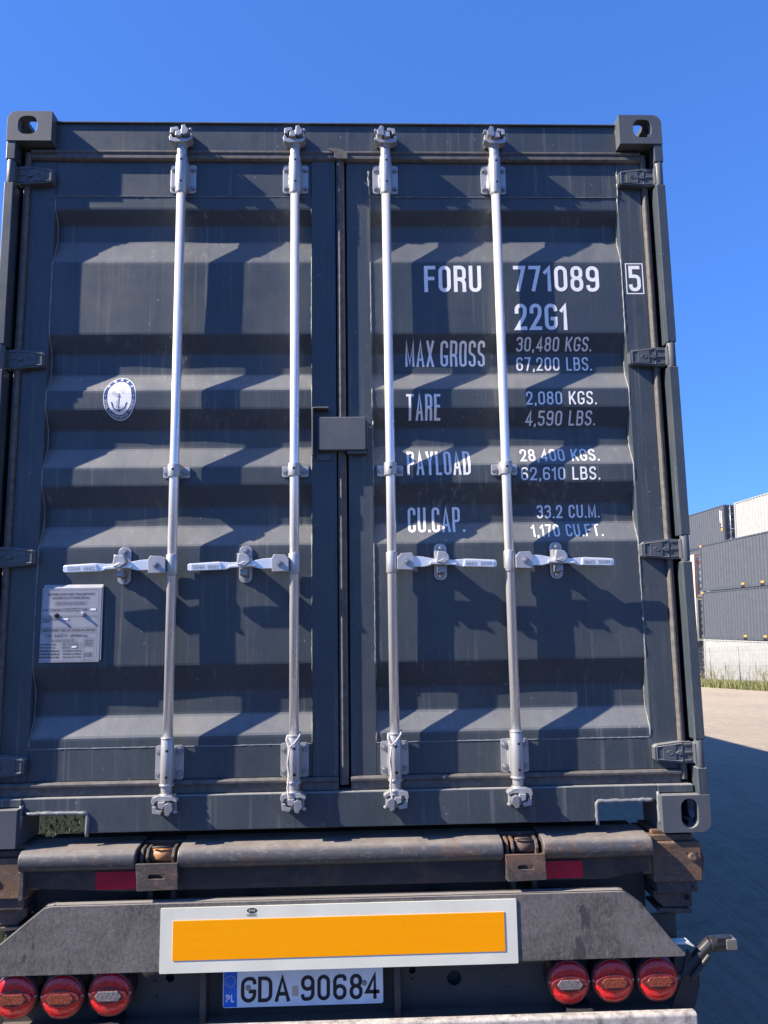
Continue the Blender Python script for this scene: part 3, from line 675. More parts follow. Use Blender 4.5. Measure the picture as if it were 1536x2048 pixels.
def hinge(s, z, d):
    X = lambda x: s * x
    m = MB(); y0 = D - .036
    pl = [(X(1.056), z - .022), (X(1.062), z - .028), (X(1.155), z - .036), (X(1.186), z - .036), (X(1.186), z + .034), (X(1.155), z + .036), (X(1.066), z + .026), (X(1.056), z + .018)]
    m.prism(pl, y0 + .006, D - .0024); m.prism([(X(1.186), z - .034), (X(1.186), z + .032), (X(1.204), z + .038), (X(1.204), z - .038)], .010, .040)
    m.cyl((X(1.203), .0185, z - .0445), (X(1.203), .0185, z + .0445), .0155, n=18)
    # raised rim, cross web and lug
    y = y0 + .0055
    m.tube([(X(1.064), y, z + .019), (X(1.150), y, z + .029), (X(1.150), y, z - .029), (X(1.064), y, z - .021)], .0026, 6, closed=True)
    m.prism([(X(1.085), z - .020), (X(1.085), z + .018), (X(1.128), z + .023), (X(1.128), z - .024)], y0 + .0035, y0 + .007)
    m.prism([(X(1.128), z - .001), (X(1.136), z - .008), (X(1.150), z - .008), (X(1.150), z + .006), (X(1.136), z + .006)], y0 + .001, y0 + .007)
    for k in (-.026, 0, .026): m.box(*mir(s, 1.158, 1.182), y0 + .003, y0 + .007, z + k - .003, z + k + .003)
    h = obj('hinge', m, 'cast', d, bevel=.002)
    ring = MB(); cx = 1.107
    ring.tube([(X(cx) + .010 * math.cos(t), y0 + .003, z + .0062 * math.sin(t)) for t in (2 * math.pi * i / 20 for i in range(20))], .0013, 5, closed=True)
    ring.tube([(X(cx) - .005, y0 + .003, z - .002), (X(cx) - .002, y0 + .003, z + .002), (X(cx) + .001, y0 + .003, z - .001), (X(cx) + .005, y0 + .003, z + .002)], .001, 4)
    # ring belongs to the same hinge mesh
    me = mesh_of(ring, 'r'); bm = bmesh.new(); bm.from_mesh(h.data); bm.from_mesh(me); bm.to_mesh(h.data); bm.free(); bpy.data.meshes.remove(me)
    return h
for z in HZ: hinge(-1, z, dl); hinge(1, z, dr)

# lock box over the centre line
m = MB(); m.prism(rrect(-.0815, .0865, 1.308, 1.428, .006, 3), .022, .060)
m.box(.0866, .0945, .040, .0600, 1.312, 1.42); m.box(.02, .09, .030, .0600, 1.296, 1.3075)
m.prism([(-.1045, 1.290), (-.1045, 1.458), (-.099, 1.464), (-.044, 1.464), (-.044, 1.457), (-.098, 1.457), (-.098, 1.290)], .0160, .0520)
m.prism(rrect(-.090, -.035, 1.276, 1.298, .003, 2), .0465, .0520)
obj('lock_box', m, 'cast', box_, bevel=.003)
m = MB().tube([(.095, .045, 1.40), (.104, .050, 1.392), (.1135, .046, 1.405), (.1135, .044, 1.418)], .002, 6)
obj('wire_stub', m, 'steel', box_)

# lettering on the right door
TXT = [('FORU', 0.311, 0.524, 1.913, 2.016, .0138), ('771089', 0.645, 0.968, 1.914, 2.015, .0138), ('22G1', 0.645, 0.841, 1.764, 1.866, .0138),
('30,480 KGS.', 0.651, 0.934, 1.693, 1.740, .0062), ('67,200 LBS.', 0.651, 0.935, 1.620, 1.672, .0062), ('MAX GROSS', 0.237, 0.534, 1.638, 1.730, .0088), ('TARE', 0.235, 0.360, 1.428, 1.522, .0092),
('PAYLOAD', 0.234, 0.463, 1.222, 1.314, .0090), ('2,080 KGS.', 0.674, 0.934, 1.480, 1.530, .0062), ('4,590 LBS.', 0.673, 0.932, 1.409, 1.459, .0062), ('28,400 KGS.', 0.647, 0.935, 1.271, 1.320, .0062),
('62,610 LBS.', 0.644, 0.931, 1.200, 1.248, .0062), ('CU.CAP.', 0.235, 0.438, 1.018, 1.110, .0090), ('33.2 CU.M.', 0.704, 0.932, 1.066, 1.114, .0062), ('1,170 CU.FT.', 0.678, 0.935, 0.996, 1.043, .0062)]
for s, a, b, c, d_, st in TXT:
    bm = bmesh.new(); text_bm(bm, s, a, b, c, d_, st, gap=.17 if len(s) > 7 and s != 'MAX GROSS' else .15, space=.62 if s != 'MAX GROSS' else .50)
    finish_text('lettering', bm, surf, 'white', dr, cuts=True)
bm = bmesh.new(); text_bm(bm, '5', 1.080, 1.125, 1.914, 2.015, .0135)
ribbon(bm, [Vector(p) for p in ((1.071, 1.905), (1.134, 1.905), (1.134, 2.023), (1.071, 2.023))], True, .002, 0)
finish_text('lettering', bm, FLAT(D - .0022), 'white', dr)

# emblem
cx, cz, rx, rz = -.7955, 1.516, .0585, .0805
bm = bmesh.new(); fan(bm, ellipse(cx, cz, rx, rz, 56), 0, 0); fan(bm, ellipse(cx, cz, rx - .0022, rz - .0022, 56), -.0003, 1); fan(bm, ellipse(cx, cz, .0432, .0628, 48), -.0006, 0)
em = finish_text('emblem', bm, surf, ['white', 'navy'], dl, cuts=True)
bm = bmesh.new()
def arc_text(bm, s, a0, a1, R1x, R1z, h, st, outward=False):
    for i, ch in enumerate(s):
        if ch == ' ': continue
        t = a0 + (a1 - a0) * (i + .5) / len(s); px = cx + R1x * math.cos(t); pz = cz + R1z * math.sin(t)
        nx, nz = math.cos(t) / R1x, math.sin(t) / R1z; l = math.hypot(nx, nz); nx /= l; nz /= l
        up = Vector((-nx, -nz)) if not outward else Vector((nx, nz)); ri = Vector((up.y, -up.x)); gw, polys = G_[ch]
        for j, pl in enumerate(polys):
            pts = round_poly(pl[1:], pl[0] == 'c', gw * h * 1.1, h, gw * h)
            ribbon(bm, [Vector((px, pz)) + ri * (p.x - gw * h * .55) + up * (p.y - h / 2) for p in pts], pl[0] == 'c', st / 2, -.0010 - j * .0001)
arc_text(bm, 'CHINA CLASSIFICATION SOCIETY', R(186), R(354), .0500, .0705, .0070, .0011)
for t in (R(174), R(6)): fan(bm, ellipse(cx + .0507 * math.cos(t), cz + .0712 * math.sin(t), .0016, .0016, 8), -.001)
# five ideograms at the top of the ring, each drawn with its own strokes
IDEO = [[[(0, .75), (1, .75), (1, .35), (0, .35), (0, .75)], [(.5, 1), (.5, 0)]],
        [[(0, 0), (0, 1), (1, 1), (1, 0), (0, 0)], [(.25, .75), (.75, .75)], [(.25, .5), (.75, .5)], [(.2, .22), (.8, .22)], [(.5, .75), (.5, .22)]],
        [[(.1, 0), (.1, .85), (.42, .85), (.42, 0)], [(0, .45), (.5, .45)], [(.6, 1), (.6, .6)], [(.6, 1), (.95, 1), (.95, .6)], [(.58, 0), (.58, .42), (.95, .42), (.95, 0), (.58, 0)]],
        [[(.3, 1), (.05, .65), (.35, .65), (.05, .3), (.4, .3)], [(0, .05), (.4, .12)], [(.5, .95), (.9, .95), (.8, .55), (1, .55), (.6, 0)], [(.6, .9), (.5, .1)], [(.6, .5), (1, 0)]],
        [[(.1, .8), (.4, .8), (.05, .35)], [(.25, .6), (.25, 0)], [(.2, 1), (.28, .9)], [(.5, .6), (1, .6)], [(.75, 1), (.75, .03)], [(.48, .03), (1, .03)]]]
for k, ch in enumerate(IDEO):
    t = R(142 - 26 * k); px = cx + .0507 * math.cos(t); pz = cz + .0712 * math.sin(t); nx, nz = math.cos(t) / .0507, math.sin(t) / .0712; l = math.hypot(nx, nz)
    up = Vector((nx / l, nz / l)); ri = Vector((up.y, -up.x))
    for j, pl in enumerate(ch): ribbon(bm, [Vector((px, pz)) + ri * ((p[0] - .5) * .0082) + up * ((p[1] - .5) * .0082) for p in pl], False, .00055, -.001 - j * .0001)
finish_text('emblem_lettering', bm, surf, 'white', dl, cuts=True)
bm = bmesh.new()
V = lambda *a: [Vector((cx + p[0], cz + p[1])) for p in a]
ribbon(bm, V((-.001, .008), (-.002, -.040)), False, .0013, -.001); ribbon(bm, V((-.0065, .0015), (.005, .002)), False, .0011, -.0012)
ribbon(bm, [Vector((cx - .001 + .0028 * math.cos(t), cz + .0115 + .0028 * math.sin(t))) for t in (2 * math.pi * i / 12 for i in range(12))], True, .0007, -.0013)
ribbon(bm, [Vector((cx - .001 + .026 * math.cos(t), cz - .019 + .029 * math.sin(t))) for t in (R(195 + 150 * i / 16) for i in range(17))], False, .0019, -.0011)
fan(bm, V((-.009, -.044), (.006, -.044), (.000, -.053), (-.003, -.053)), -.0014); fan(bm, V((-.031, -.020), (-.026, -.016), (-.0215, -.031)), -.0014); fan(bm, V((.029, -.020), (.024, -.017), (.0205, -.031)), -.0014)
finish_text('emblem_anchor', bm, surf, 'navy', dl, cuts=True)
bm = bmesh.new()
for k in range(4): ribbon(bm, [Vector((cx - .004 + (.024 - k * .004) * math.cos(t), cz + .026 + (.024 - k * .0035) * math.sin(t))) for t in (R(120 + k * 8 + 150 * i / 14) for i in range(15))], False, .0004, -.001 - k * .0001)
ribbon(bm, [Vector((cx + .006 + .011 * math.cos(t), cz + .034 + .009 * math.sin(t * 2 + .6))) for t in (R(360 * i / 30) for i in range(31))], False, .0006, -.0015)
ribbon(bm, [Vector((cx + .012 + .007 * math.cos(t), cz + .030 + .013 * math.sin(t))) for t in (R(-140 + 220 * i / 14) for i in range(15))], False, .0006, -.0016)
for k in range(2): ribbon(bm, [Vector((cx - .001 - (.009 - k * .003) * math.cos(t), cz - .022 + .016 * math.sin(t))) for t in (R(-70 + 140 * i / 12) for i in range(13))], False, .0006, -.0016 - k * .0001)
ribbon(bm, V((-.016, -.032), (-.011, -.036), (-.006, -.031), (.001, -.038), (.010, -.034), (.016, -.031), (.011, -.041)), False, .0009, -.0018)
finish_text('emblem_serpent', bm, surf, 'grayprint', dl, cuts=True)

# approval plate
pf = D - .0105
m = MB(); m.prism([(-1.033, .584), (-.831, .584), (-.829, .836), (-1.031, .836)], pf, pf + .002)
m.prism([(pf, .836), (pf + .002, .836), (D - .001, .846), (D - .003, .848)], -1.028, -.826, 'x'); m.box(-.8309, -.8245, pf + .001, pf + .003, .590, .840)
pl = obj('approval_plate', m, 'plate', dl, bevel=.0008)
bm = bmesh.new(); px0, px1, pz0, pz1 = -1.030, -.834, .587, .833; PW = px1 - px0; PH = pz1 - pz0
def PX(u): return px0 + (u - 190) / (1375 - 190) * PW
def PZ(v): return pz1 - (v - 190) / (1670 - 190) * PH
def ptxt(s, u0, u1, v0, v1, st=.0009, **k): text_bm(bm, s, PX(u0), PX(u1), PZ(v1), PZ(v0), st, **k)
def prect(u0, u1, v0, v1, st=.0006): ribbon(bm, [Vector((PX(u0), PZ(v0))), Vector((PX(u1), PZ(v0))), Vector((PX(u1), PZ(v1))), Vector((PX(u0), PZ(v1)))], True, st / 2, -.0002)
ptxt('APPROVED FOR TRANSPORT', 305, 1265, 275, 325, .0013); ptxt('UNDER CUSTOMS SEAL', 385, 1165, 350, 398, .0013)
prect(440, 1110, 450, 525); ptxt('CHN/CCS/NA743/2025', 480, 1065, 465, 510, .0010)
ptxt('TYPE', 215, 305, 605, 645); prect(330, 620, 595, 650); ptxt('YTGK 2213', 360, 590, 605, 642, .001)
ptxt("MANUFACTURER'S NO.", 630, 990, 580, 612, .0007); ptxt('OF THE CONTAINER', 630, 960, 625, 655, .0007); prect(1010, 1320, 590, 645); ptxt('FORU', 1020, 1120, 600, 635, .0009)
prect(205, 1345, 210, 742); prect(190, 755, 765, 980); prect(755, 1345, 765, 980); ptxt("OWNER'S NO.", 205, 410, 795, 825, .0009); ptxt('OWNED BY', 205, 375, 845, 870, .0009); prect(430, 745, 785, 832); ptxt('FORU', 440, 560, 795, 825, .0009)
prect(185, 1330, 998, 1065); ptxt('TIMBER COMPONENT TREATMENT IM/RADALEUM 400/2025', 200, 1300, 1012, 1055, .0009)
prect(165, 1340, 1095, 1650); ptxt('CSC SAFETY APPROVAL', 290, 1155, 1122, 1175, .0014, space=.8); prect(370, 915, 1208, 1275); ptxt('CN/CCS/NA743/25', 410, 870, 1222, 1262, .0009)
for v, a, b in ((1305, 'DATE MANUFACTURED', '5/2025'), (1370, 'IDENTIFICATION NO.', 'FORU 771089'), (1435, 'MAXIMUM OPERATING GROSS MASS', '30,480 KG 67,200 LBS'), (1500, 'ALLOWABLE STACKING LOAD FOR 1.8G', '216,000 KG 476,190 LBS'), (1565, 'TRANSVERSE RACKING TEST FORCE', '150,000 NEWTONS')):
    ptxt(a, 160, 500 if v < 1400 else 580, v, v + 34, .0008, gap=.12); ptxt(b, 650, 960 if v < 1400 else 1030, v, v + 34, .0008, gap=.12)
prect(640, 1035, 1285, 1335); prect(640, 1035, 1350, 1400); prect(1070, 1290, 1195, 1630)
for k, s in enumerate(('FIRST MAINTEN', 'ANCE EXAM', 'BEFORE DATE', '5/2030')): ptxt(s, 1090, 1260, 1230 + k * 40, 1256 + k * 40, .0007, gap=.12)
for k, s in enumerate(('ACEP', 'IN CONTAINER', 'DATA BASE')): ptxt(s, 1080, 1250, 1490 + k * 34, 1514 + k * 34, .0007, gap=.12)
finish_text('plate_print', bm, FLAT(pf), 'ink', pl, base=-.0006) if False else None
me = bpy.data.meshes.new('plate_print')
for v in bm.verts: v.co.y += pf - .0007
for f in bm.faces:
    f.normal_update()
    if f.normal.y > 0: f.normal_flip()
bm.to_mesh(me); bm.free(); o = obj('plate_print', me, 'ink'); link(o, box_)
for u, v, mt in ((497, 735, 'plastic'), (1040, 715, 'zincc')):
    m = MB().cyl((PX(u), pf, PZ(v)), (PX(u), pf - .006, PZ(v)), .0085, .006, n=16); m.cyl((PX(u), pf - .006, PZ(v)), (PX(u), pf - .012, PZ(v)), .004, n=10); o = obj('plate_rivet', m, mt, box_)
bm = bmesh.new()
for u0, u1, v0, v1 in ((1185, 1295, 597, 640), (600, 740, 792, 828), (830, 930, 1358, 1392)): fan(bm, [Vector((PX(u0), PZ(v1))), Vector((PX(u1), PZ(v1))), Vector((PX(u1), PZ(v0))), Vector((PX(u0), PZ(v0)))], -.0002)
finish_text('plate_patch', bm, FLAT(pf), 'white', box_, base=-.0006)

# ------------------------------------------------------------------ lock rods with their fittings
YR = .0235
def bracket_long(x, z0, z1, top):
    m = MB(); zc = (z0 + z1) / 2
    m.prism(rrect(x - .048, x + .047, z0, z1, .010), D - .0065, D - .0026)
    m.prism(rrect(x - .023, x + .023, z0 + .006, z1 - .006, .004), YR, D - .006)
    a, b = (z0 - .012, z1 + .012) if top else (z0 - .008, z1 + .026)
    m.cyl((x, YR, a), (x, YR, b), .0215, n=24)
    if top: m.cyl((x, YR, b), (x, YR, b + .034), .0185, .0178, n=20); m.cyl((x, YR, b + .034), (x, YR, b + .040), .0205, n=20); m.cyl((x, YR, a - .012), (x, YR, a), .0182, .0222, n=20)
    else: m.cyl((x, YR, a - .024), (x, YR, a), .0185, n=20); m.cyl((x, YR, b), (x, YR, b + .006), .0228, n=20); m.cyl((x, YR, a - .004), (x, YR, a + .003), .0245, n=20)
    # weld drips between sleeve and plate
    for sg in (-1, 1): m.tube(jig([(x + sg * .0235, D - .008, z0 + .02), (x + sg * .0235, D - .008, z1 - .02)]), .003, 5, jit=.5)
    return m
def rod(x, s):
    r = obj('lock_rod', MB().cyl((x, YR, .150), (x, YR, 2.470), .0164, n=28), 'zinc', box_)
    for z0, z1, tp in ((2.300, 2.414, True), (.192, .304, False)):
        b = obj('rod_bracket', bracket_long(x, z0, z1, tp), 'zincc', r, bevel=.0012)
        for dx in (-.0365, .0365):
            for z in (z0 + .020, z1 - .020): obj('bolt', MB().bolt(x + dx, D - .0065, z, .0078, .009), 'steel', r)
        for z in (z0 + .018, z1 - .010): obj('grease_hole', MB().cyl((x + .003, YR - .0217, z), (x + .003, YR - .0211, z), .0048, n=12), 'hole', r)
    m = MB().prism(rrect(x - .047, x + .047, 1.218, 1.258, .006), D - .0065, D - .0012); m.cyl((x, YR, 1.215), (x, YR, 1.261), .0222, n=24); m.box(x - .0222, x + .0222, YR, D - .006, 1.2152, 1.2608)
    obj('rod_bracket', m, 'zincc', r, bevel=.0012)
    for dx in (-.036, .036): obj('bolt', MB().bolt(x + dx, D - .0065, 1.238, .008, .009), 'steel', r)
    obj('grease_hole', MB().cyl((x, YR - .0225, 1.24), (x, YR - .0219, 1.24), .0048, n=12), 'hole', r)
    # cams and keepers; top one, then bottom one mirrored in z
    k = 1 if s < 0 else -1
    for top in (True, False):
        z0 = 2.474 if top else .148; u = 1 if top else -1
        Zf = lambda t: z0 + u * t
        X = lambda t: x + k * t
        m = MB()
        m.box(x - .034, x + .034, .030 if top else .016, .0448 if top else .0338, *sorted((Zf(.004), Zf(.052))))                            # keeper base
        m.prism([(X(-.040), Zf(.000)), (X(-.043), Zf(.014)), (X(-.036), Zf(.028)), (X(-.028), Zf(.012)), (X(.024), Zf(.010)), (X(.040), Zf(.016)), (X(.041), Zf(.008)), (X(.022), Zf(-.004)), (X(-.022), Zf(-.006))], -.004, .030)
        m.prism([(X(-.038), Zf(.026)), (X(-.036), Zf(.048)), (X(-.010), Zf(.052)), (X(-.006), Zf(.040)), (X(-.024), Zf(.036)), (X(-.026), Zf(.026))], -.010, .029)
        m.prism([(X(-.018), Zf(.012)), (X(-.016), Zf(.030)), (X(-.002), Zf(.034)), (X(.006), Zf(.022)), (X(.004), Zf(.011))], -.016, .028)
        m.cyl((x, YR, Zf(-.008)), (x, YR, Zf(.000)), .0225, n=20); m.cyl((X(.036), -.006, Zf(.044)), (X(.036), .02, Zf(.050)), .0055, n=10)
        o = obj('keeper', m, 'zincc', r, bevel=.002)
        m = MB().prism([(X(.004), Zf(.018)), (X(.006), Zf(.052)), (X(.018), Zf(.056)), (X(.024), Zf(.044)), (X(.032), Zf(.036)), (X(.028), Zf(.020)), (X(.014), Zf(.014))], -.018, .028)
        m.prism([(X(.000), Zf(.030)), (X(.022), Zf(.030)), (X(.022), Zf(.040)), (X(.000), Zf(.040))], -.012, .02)
        obj('cam', m, 'steel', r, bevel=.002)
    # handle
    X = lambda t: x + s * t
    m = MB(); m.prism([(X(.017), .882), (X(.074), .880), (X(.076), .925), (X(.068), .940), (X(.030), .938), (X(.017), .920)], -.002, .004); m.prism([(X(.017), .882), (X(.074), .880), (X(.076), .925), (X(.068), .940), (X(.030), .938), (X(.017), .920)], .034, .040)
    m.box(*sorted((X(.017), X(.022))), .0041, .0339, .884, .930); m.cyl((x, YR, .872), (x, YR, .944), .0205, n=22)
    hb = obj('handle_hub', m, 'zincc', r, bevel=.0015)
    m = MB(); m.bolt(X(.050), -.002, .909, .0085, .009); obj('bolt', m, 'steel', r)
    m = MB(); m.prism([(X(.036), .892), (X(.11), .890), (X(.150), .899), (X(.215), .895), (X(.235), .889), (X(.356), .886), (X(.362), .890), (X(.362), .907), (X(.356), .912), (X(.26), .917), (X(.215), .914), (X(.150), .917), (X(.105), .926), (X(.036), .930)], .0045, .0155)
    m.prism([(X(.13), .899), (X(.222), .894), (X(.222), .903), (X(.13), .908)], -.006, .0046)
    m.prism([(X(.245), .889), (X(.352), .886), (X(.352), .909), (X(.25), .915)], .0, .0046)
    obj('handle', m, 'zinc', r, bevel=.002)
    bm = bmesh.new()
    for txt, a, b in (('HH GS', .255, .292), ('SG HH', .305, .345)):
        xx = sorted((X(a), X(b))); text_bm(bm, txt, xx[0], xx[1], .893, .906, .0022, space=.25)
    finish_text('handle_lettering', bm, FLAT(0), 'steel', r, base=-.0008)
    # catch plate with hasp
    cxx = X(.172)
    m = MB().prism(rrect(cxx - .0225, cxx + .0225, .846, .975, .019, 6), D - .0065, D - .0026); m.box(cxx - .0235, cxx - .012, .010, D - .006, .905, .946)
    obj('catch_plate', m, 'zincc', r, bevel=.0012)
    for zz in (.958, .862): obj('bolt', MB().bolt(cxx, D - .0065, zz, .009, .009), 'steel', r)
    m = MB(); m.prism([(cxx - .022, .906), (cxx - .015, .944), (cxx + .014, .940), (cxx + .022, .930), (cxx + .026, .916), (cxx + .010, .908), (cxx - .004, .902)], -.010, .022)
    m.prism([(cxx - .020, .906), (cxx + .006, .898), (cxx + .024, .912), (cxx + .004, .918)], -.018, -.0101)
    obj('hasp', m, 'zincc', r, bevel=.003)
    m = MB(); m.box(cxx - .013, cxx + .013, .015, D - .007, .868, .892); m.box(cxx - .010, cxx + .011, .006, .0149, .870, .884); obj('hasp_clip', m, 'steel', r, bevel=.002)
    return r
rods = [rod(-.584, -1), rod(-.165, -1), rod(.1725, 1), rod(.583, 1)]

# braided cords tied on the two middle lower brackets
def cord(x, label, k):
    mb = MB()
    def strand(path, r=.0028):
        P = [Vector(p) for p in path]; pts = []
        for a, b in zip(P, P[1:]):
            n = max(2, int((b - a).length / .002))
            pts += [a.lerp(b, i / n) for i in range(n)]
        for ph in (0, 2.1, 4.2):
            out = []
            for i, p in enumerate(pts):
                t = i * .62 + ph; out.append(p + Vector((math.cos(t) * r * .6, -abs(math.sin(t)) * r * .5, math.sin(t) * r * .3)))
            mb.tube(out, r * .62, 5)
    yc = YR - .0262
    strand([(x + k * .022, YR, .345), (x + k * .020, yc + .01, .333), (x + k * .004, yc, .312), (x - k * .014, yc, .298), (x - k * .024, yc + .008, .320), (x - k * .022, YR, .335)])
    strand([(x - k * .013, yc, .298), (x - k * .016, yc, .26), (x - k * .014, yc, .22), (x - k * .017, yc - .002, .185), (x - k * .016, yc - .006, .150), (x - k * .012, yc - .008, .128)])
    strand([(x - k * .011, yc - .002, .296), (x - k * .019, yc - .002, .25), (x - k * .012, yc - .002, .20), (x - k * .020, yc - .004, .17), (x - k * .010, yc - .008, .14)], .0022)
    tag(obj('seal_cord', mb, 'rope', fix=False), label, 'cord', 'cords tied on the lower rod brackets')
cord(-.165, 'twisted white cord hanging from the lower bracket left of the door gap', 1)
cord(.1725, 'twisted white cord hanging from the lower bracket right of the door gap', 1)

# ------------------------------------------------------------------ the trailer
tr = empty('semi_trailer', (0, 3.5, -1.15), 'dirty black container trailer with orange marker board and six round red lamps', 'trailer')
# rear beam: rounded tube in three lengths over a face plate
prof = [(.13, -.004), (.020, -.007)] + [(.006 + .030 * math.cos(R(90 + a)) , -.040 + .032 * math.sin(R(90 + a))) for a in range(0, 181, 6)] + [(.13, -.072)]
m = MB()
for a, b in ((-1.038, -.668), (-.534, .519), (.650, 1.012)): m.prism(prof, a, b, 'x')
obj('beam_tube', m, 'beamtop', tr, bevel=.004, seg=2)
m = MB().prism([(-1.035, -.0725), (1.005, -.0725), (1.005, -.120), (.86, -.142), (.5, -.142), (-.5, -.142), (-.72, -.142), (-1.02, -.125)], .012, .028)
m.box(-.668, -.534, .0281, .12, -.12, -.068); m.box(.519, .650, .0281, .12, -.12, -.068); m.box(-1.0, 1.0, .1301, .20, -.12, -.010)
obj('beam_face', m, 'beam', tr, bevel=.002)
m = MB().prism([(-1.037, -.069), (-1.022, -.069), (-1.020, -.150), (-1.030, -.157), (-1.037, -.150)], -.010, .02); obj('beam_end_plate', m, 'beamtop', tr, bevel=.002)
for (a, b), mt in (((-.6675, -.5345), 'orange_rust'), ((.5195, .6495), 'lockdark')):
    c = (a + b) / 2
    h = MB()
    for xx in (a + .010, b - .022, a + .028): h.prism([(.000, -.062), (-.004, -.035), (.012, -.012), (.06, -.010), (.09, -.030), (.09, -.062)], xx, xx + .010, 'x')
    h.box(a, b, .091, .099, -.067, -.009); obj('roller_housing', h, 'bracket', tr, bevel=.002)
    obj('roller', MB().cyl((a + .040, .030, -.038), (b - .024, .030, -.038), .021, n=20), mt, tr)
    m = MB().tube([(a + .045, .018, -.012), (a + .055, .012, -.009), (b - .030, .014, -.010)], .004, 6); obj('retaining_clip', m, 'bracket', tr)
    sx = .004 if c < 0 else -.002
    body = MB().prism([(a + .003, -.048), (b + .003, -.048), (b + .006, -.128), (a + .010, -.131)], -.026, -.018)
    me = boolean(body, [MB().prism([(z, x) for x, z in stadium(-.088, c + .004, .0065, .026)], -.05, .05)], 'roller_bracket')
    obj('roller_bracket', me, 'bracket', tr, bevel=.0015)
    m = MB(); m.box(a + .006, a + .014, -.0175, .0118, -.128, -.052); m.box(b - .006, b + .002, -.0175, .0118, -.125, -.052); m.box(a + .0145, b - .0065, .0, .0118, -.126, -.06); obj('roller_bracket', m, 'bracket', tr)
    m = MB(); m.box(a + .03, a + .045, .03, .119, -.30, -.142); m.box(b - .03, b - .015, .03, .119, -.30, -.142); obj('support_web', m, 'beam', tr)
for a, b, z0, z1 in ((-.800, -.663, -.134, -.080), (.6515, .783, -.135, -.082)):
    obj('red_reflector', MB().prism(rrect(a, b, z0, z1, .002, 2), .0085, .0118), 'redtape', tr)
m = MB(); m.prism(rrect(-.80, -.69, -.0760, -.0700, .0028), .0095, .0119); m.prism(rrect(.665, .772, -.0785, -.0725, .0028), .0095, .0119); obj('beam_slot', m, 'hole', tr)
obj('rear_crossmember', MB().box(-1.04, 1.025, .120, .26, -.74, -.13), 'chassis', tr)
# lower rear panel carrying lamps and plate
me = boolean(MB().box(-1.10, 1.11, .080, .088, -.575, -.28), [MB().cyl((x, .05, z), (x, .12, z), r, n=20) for x, z, r in ((.358, -.462, .024), (.358, -.405, .013), (.22, -.435, .011), (.335, -.462, .0035), (.38, -.462, .0035), (-.572, -.435, .014), (.22, -.46, .0035))], 'lamp_panel')
obj('lamp_panel', me, 'chassis', tr)
m = MB(); m.box(-1.10, 1.11, .01, .0799, -.560, -.552); m.box(-.465, -.445, .03, .0799, -.55, -.40); m.box(.158, .178, .03, .0799, -.55, -.40); m.box(.40, .44, .078, .0799, -.442, -.438); obj('panel_flange', m, 'chassis', tr, bevel=.002)
m = MB()
for x, z in ((-.62, -.45), (-.62, -.495), (.53, -.442), (.53, -.50)): m.cyl((x, .08, z), (x, .076, z), .009, n=12)
obj('panel_rivet', m, 'chassis', tr)
# bumper plate
T, Bt = -.167, -.369
poly = [(-1.145, Bt), (1.090, Bt), (1.092, -.360), (1.060, -.330), (.968, -.218), (.905, -.170), (.892, T), (-.918, T), (-.945, -.172), (-1.145, -.330)]
m = MB().prism(poly, -.030, -.024); 
def strip(pts, y0, y1, t):
    mb = MB()
    for a, b in zip(pts, pts[1:]):
        d = Vector((b[0] - a[0], b[1] - a[1])).normalized(); n = Vector((-d.y, d.x)) * t
        if n.y > 0: n = -n
        mb.prism([a, b, (b[0] + n.x, b[1] + n.y), (a[0] + n.x, a[1] + n.y)], y0, y1)
    return mb
s1 = strip([(-1.145, -.330), (-.945, -.172), (-.918, T), (.892, T), (.905, -.170), (.968, -.218), (1.060, -.330)], -.0238, .004, .005)
m.add(s1.v, s1.f); bp = obj('bumper', m, 'bumper', tr, bevel=.003)
for x in (-.7, -.3, .3, .7): obj('bumper_bracket', MB().box(x - .03, x + .03, -.0235, .1195, -.33, -.20), 'black', tr)
# marker board
mbp = obj('marker_board', MB().prism(rrect(-.579, .551, -.3725, -.1800, .003, 2), -.0335, -.0303), 'board', tr)
me_ = MB(); n = 70; top = []; a0, a1, b0, b1 = -.5385, .5110, -.335, -.2175
pts = [(a0, b0), (a1, b0)] + [(a1 - (.0012 if i % 2 else 0), b0 + (b1 - b0) * i / 24) for i in range(1, 24)] + [(a1 - (a1 - a0) * i / 160, b1 - (.0012 if i % 2 else 0)) for i in range(161)]
obj('amber_reflector', me_.prism(pts, -.0352, -.0336), 'amber', mbp, fix=False)
bm = bmesh.new(); ex, ez = -.292, -.193
fan(bm, ellipse(ex, ez, .016, .0075, 24), 0, 0); text_bm(bm, 'STAR', ex - .010, ex + .010, ez - .003, ez + .003, .0012, mi=1, off=-.0003)
ribbon(bm, [Vector(p) for p in ((ex - .010, ez - .017), (ex + .014, ez - .017), (ex + .014, ez - .010), (ex - .010, ez - .010))], True, .0005, 0); text_bm(bm, '70R 01 0240', ex - .008, ex + .012, ez - .0155, ez - .0115, .0007)
ribbon(bm, [Vector((ex - .014 + .0025 * math.cos(t), ez - .0135 + .0025 * math.sin(t))) for t in (2 * math.pi * i / 12 for i in range(12))], True, .0005, 0)
bmf = finish_text('board_mark', bm, FLAT(-.0335), ['ink', 'board'], mbp, base=-.0006)

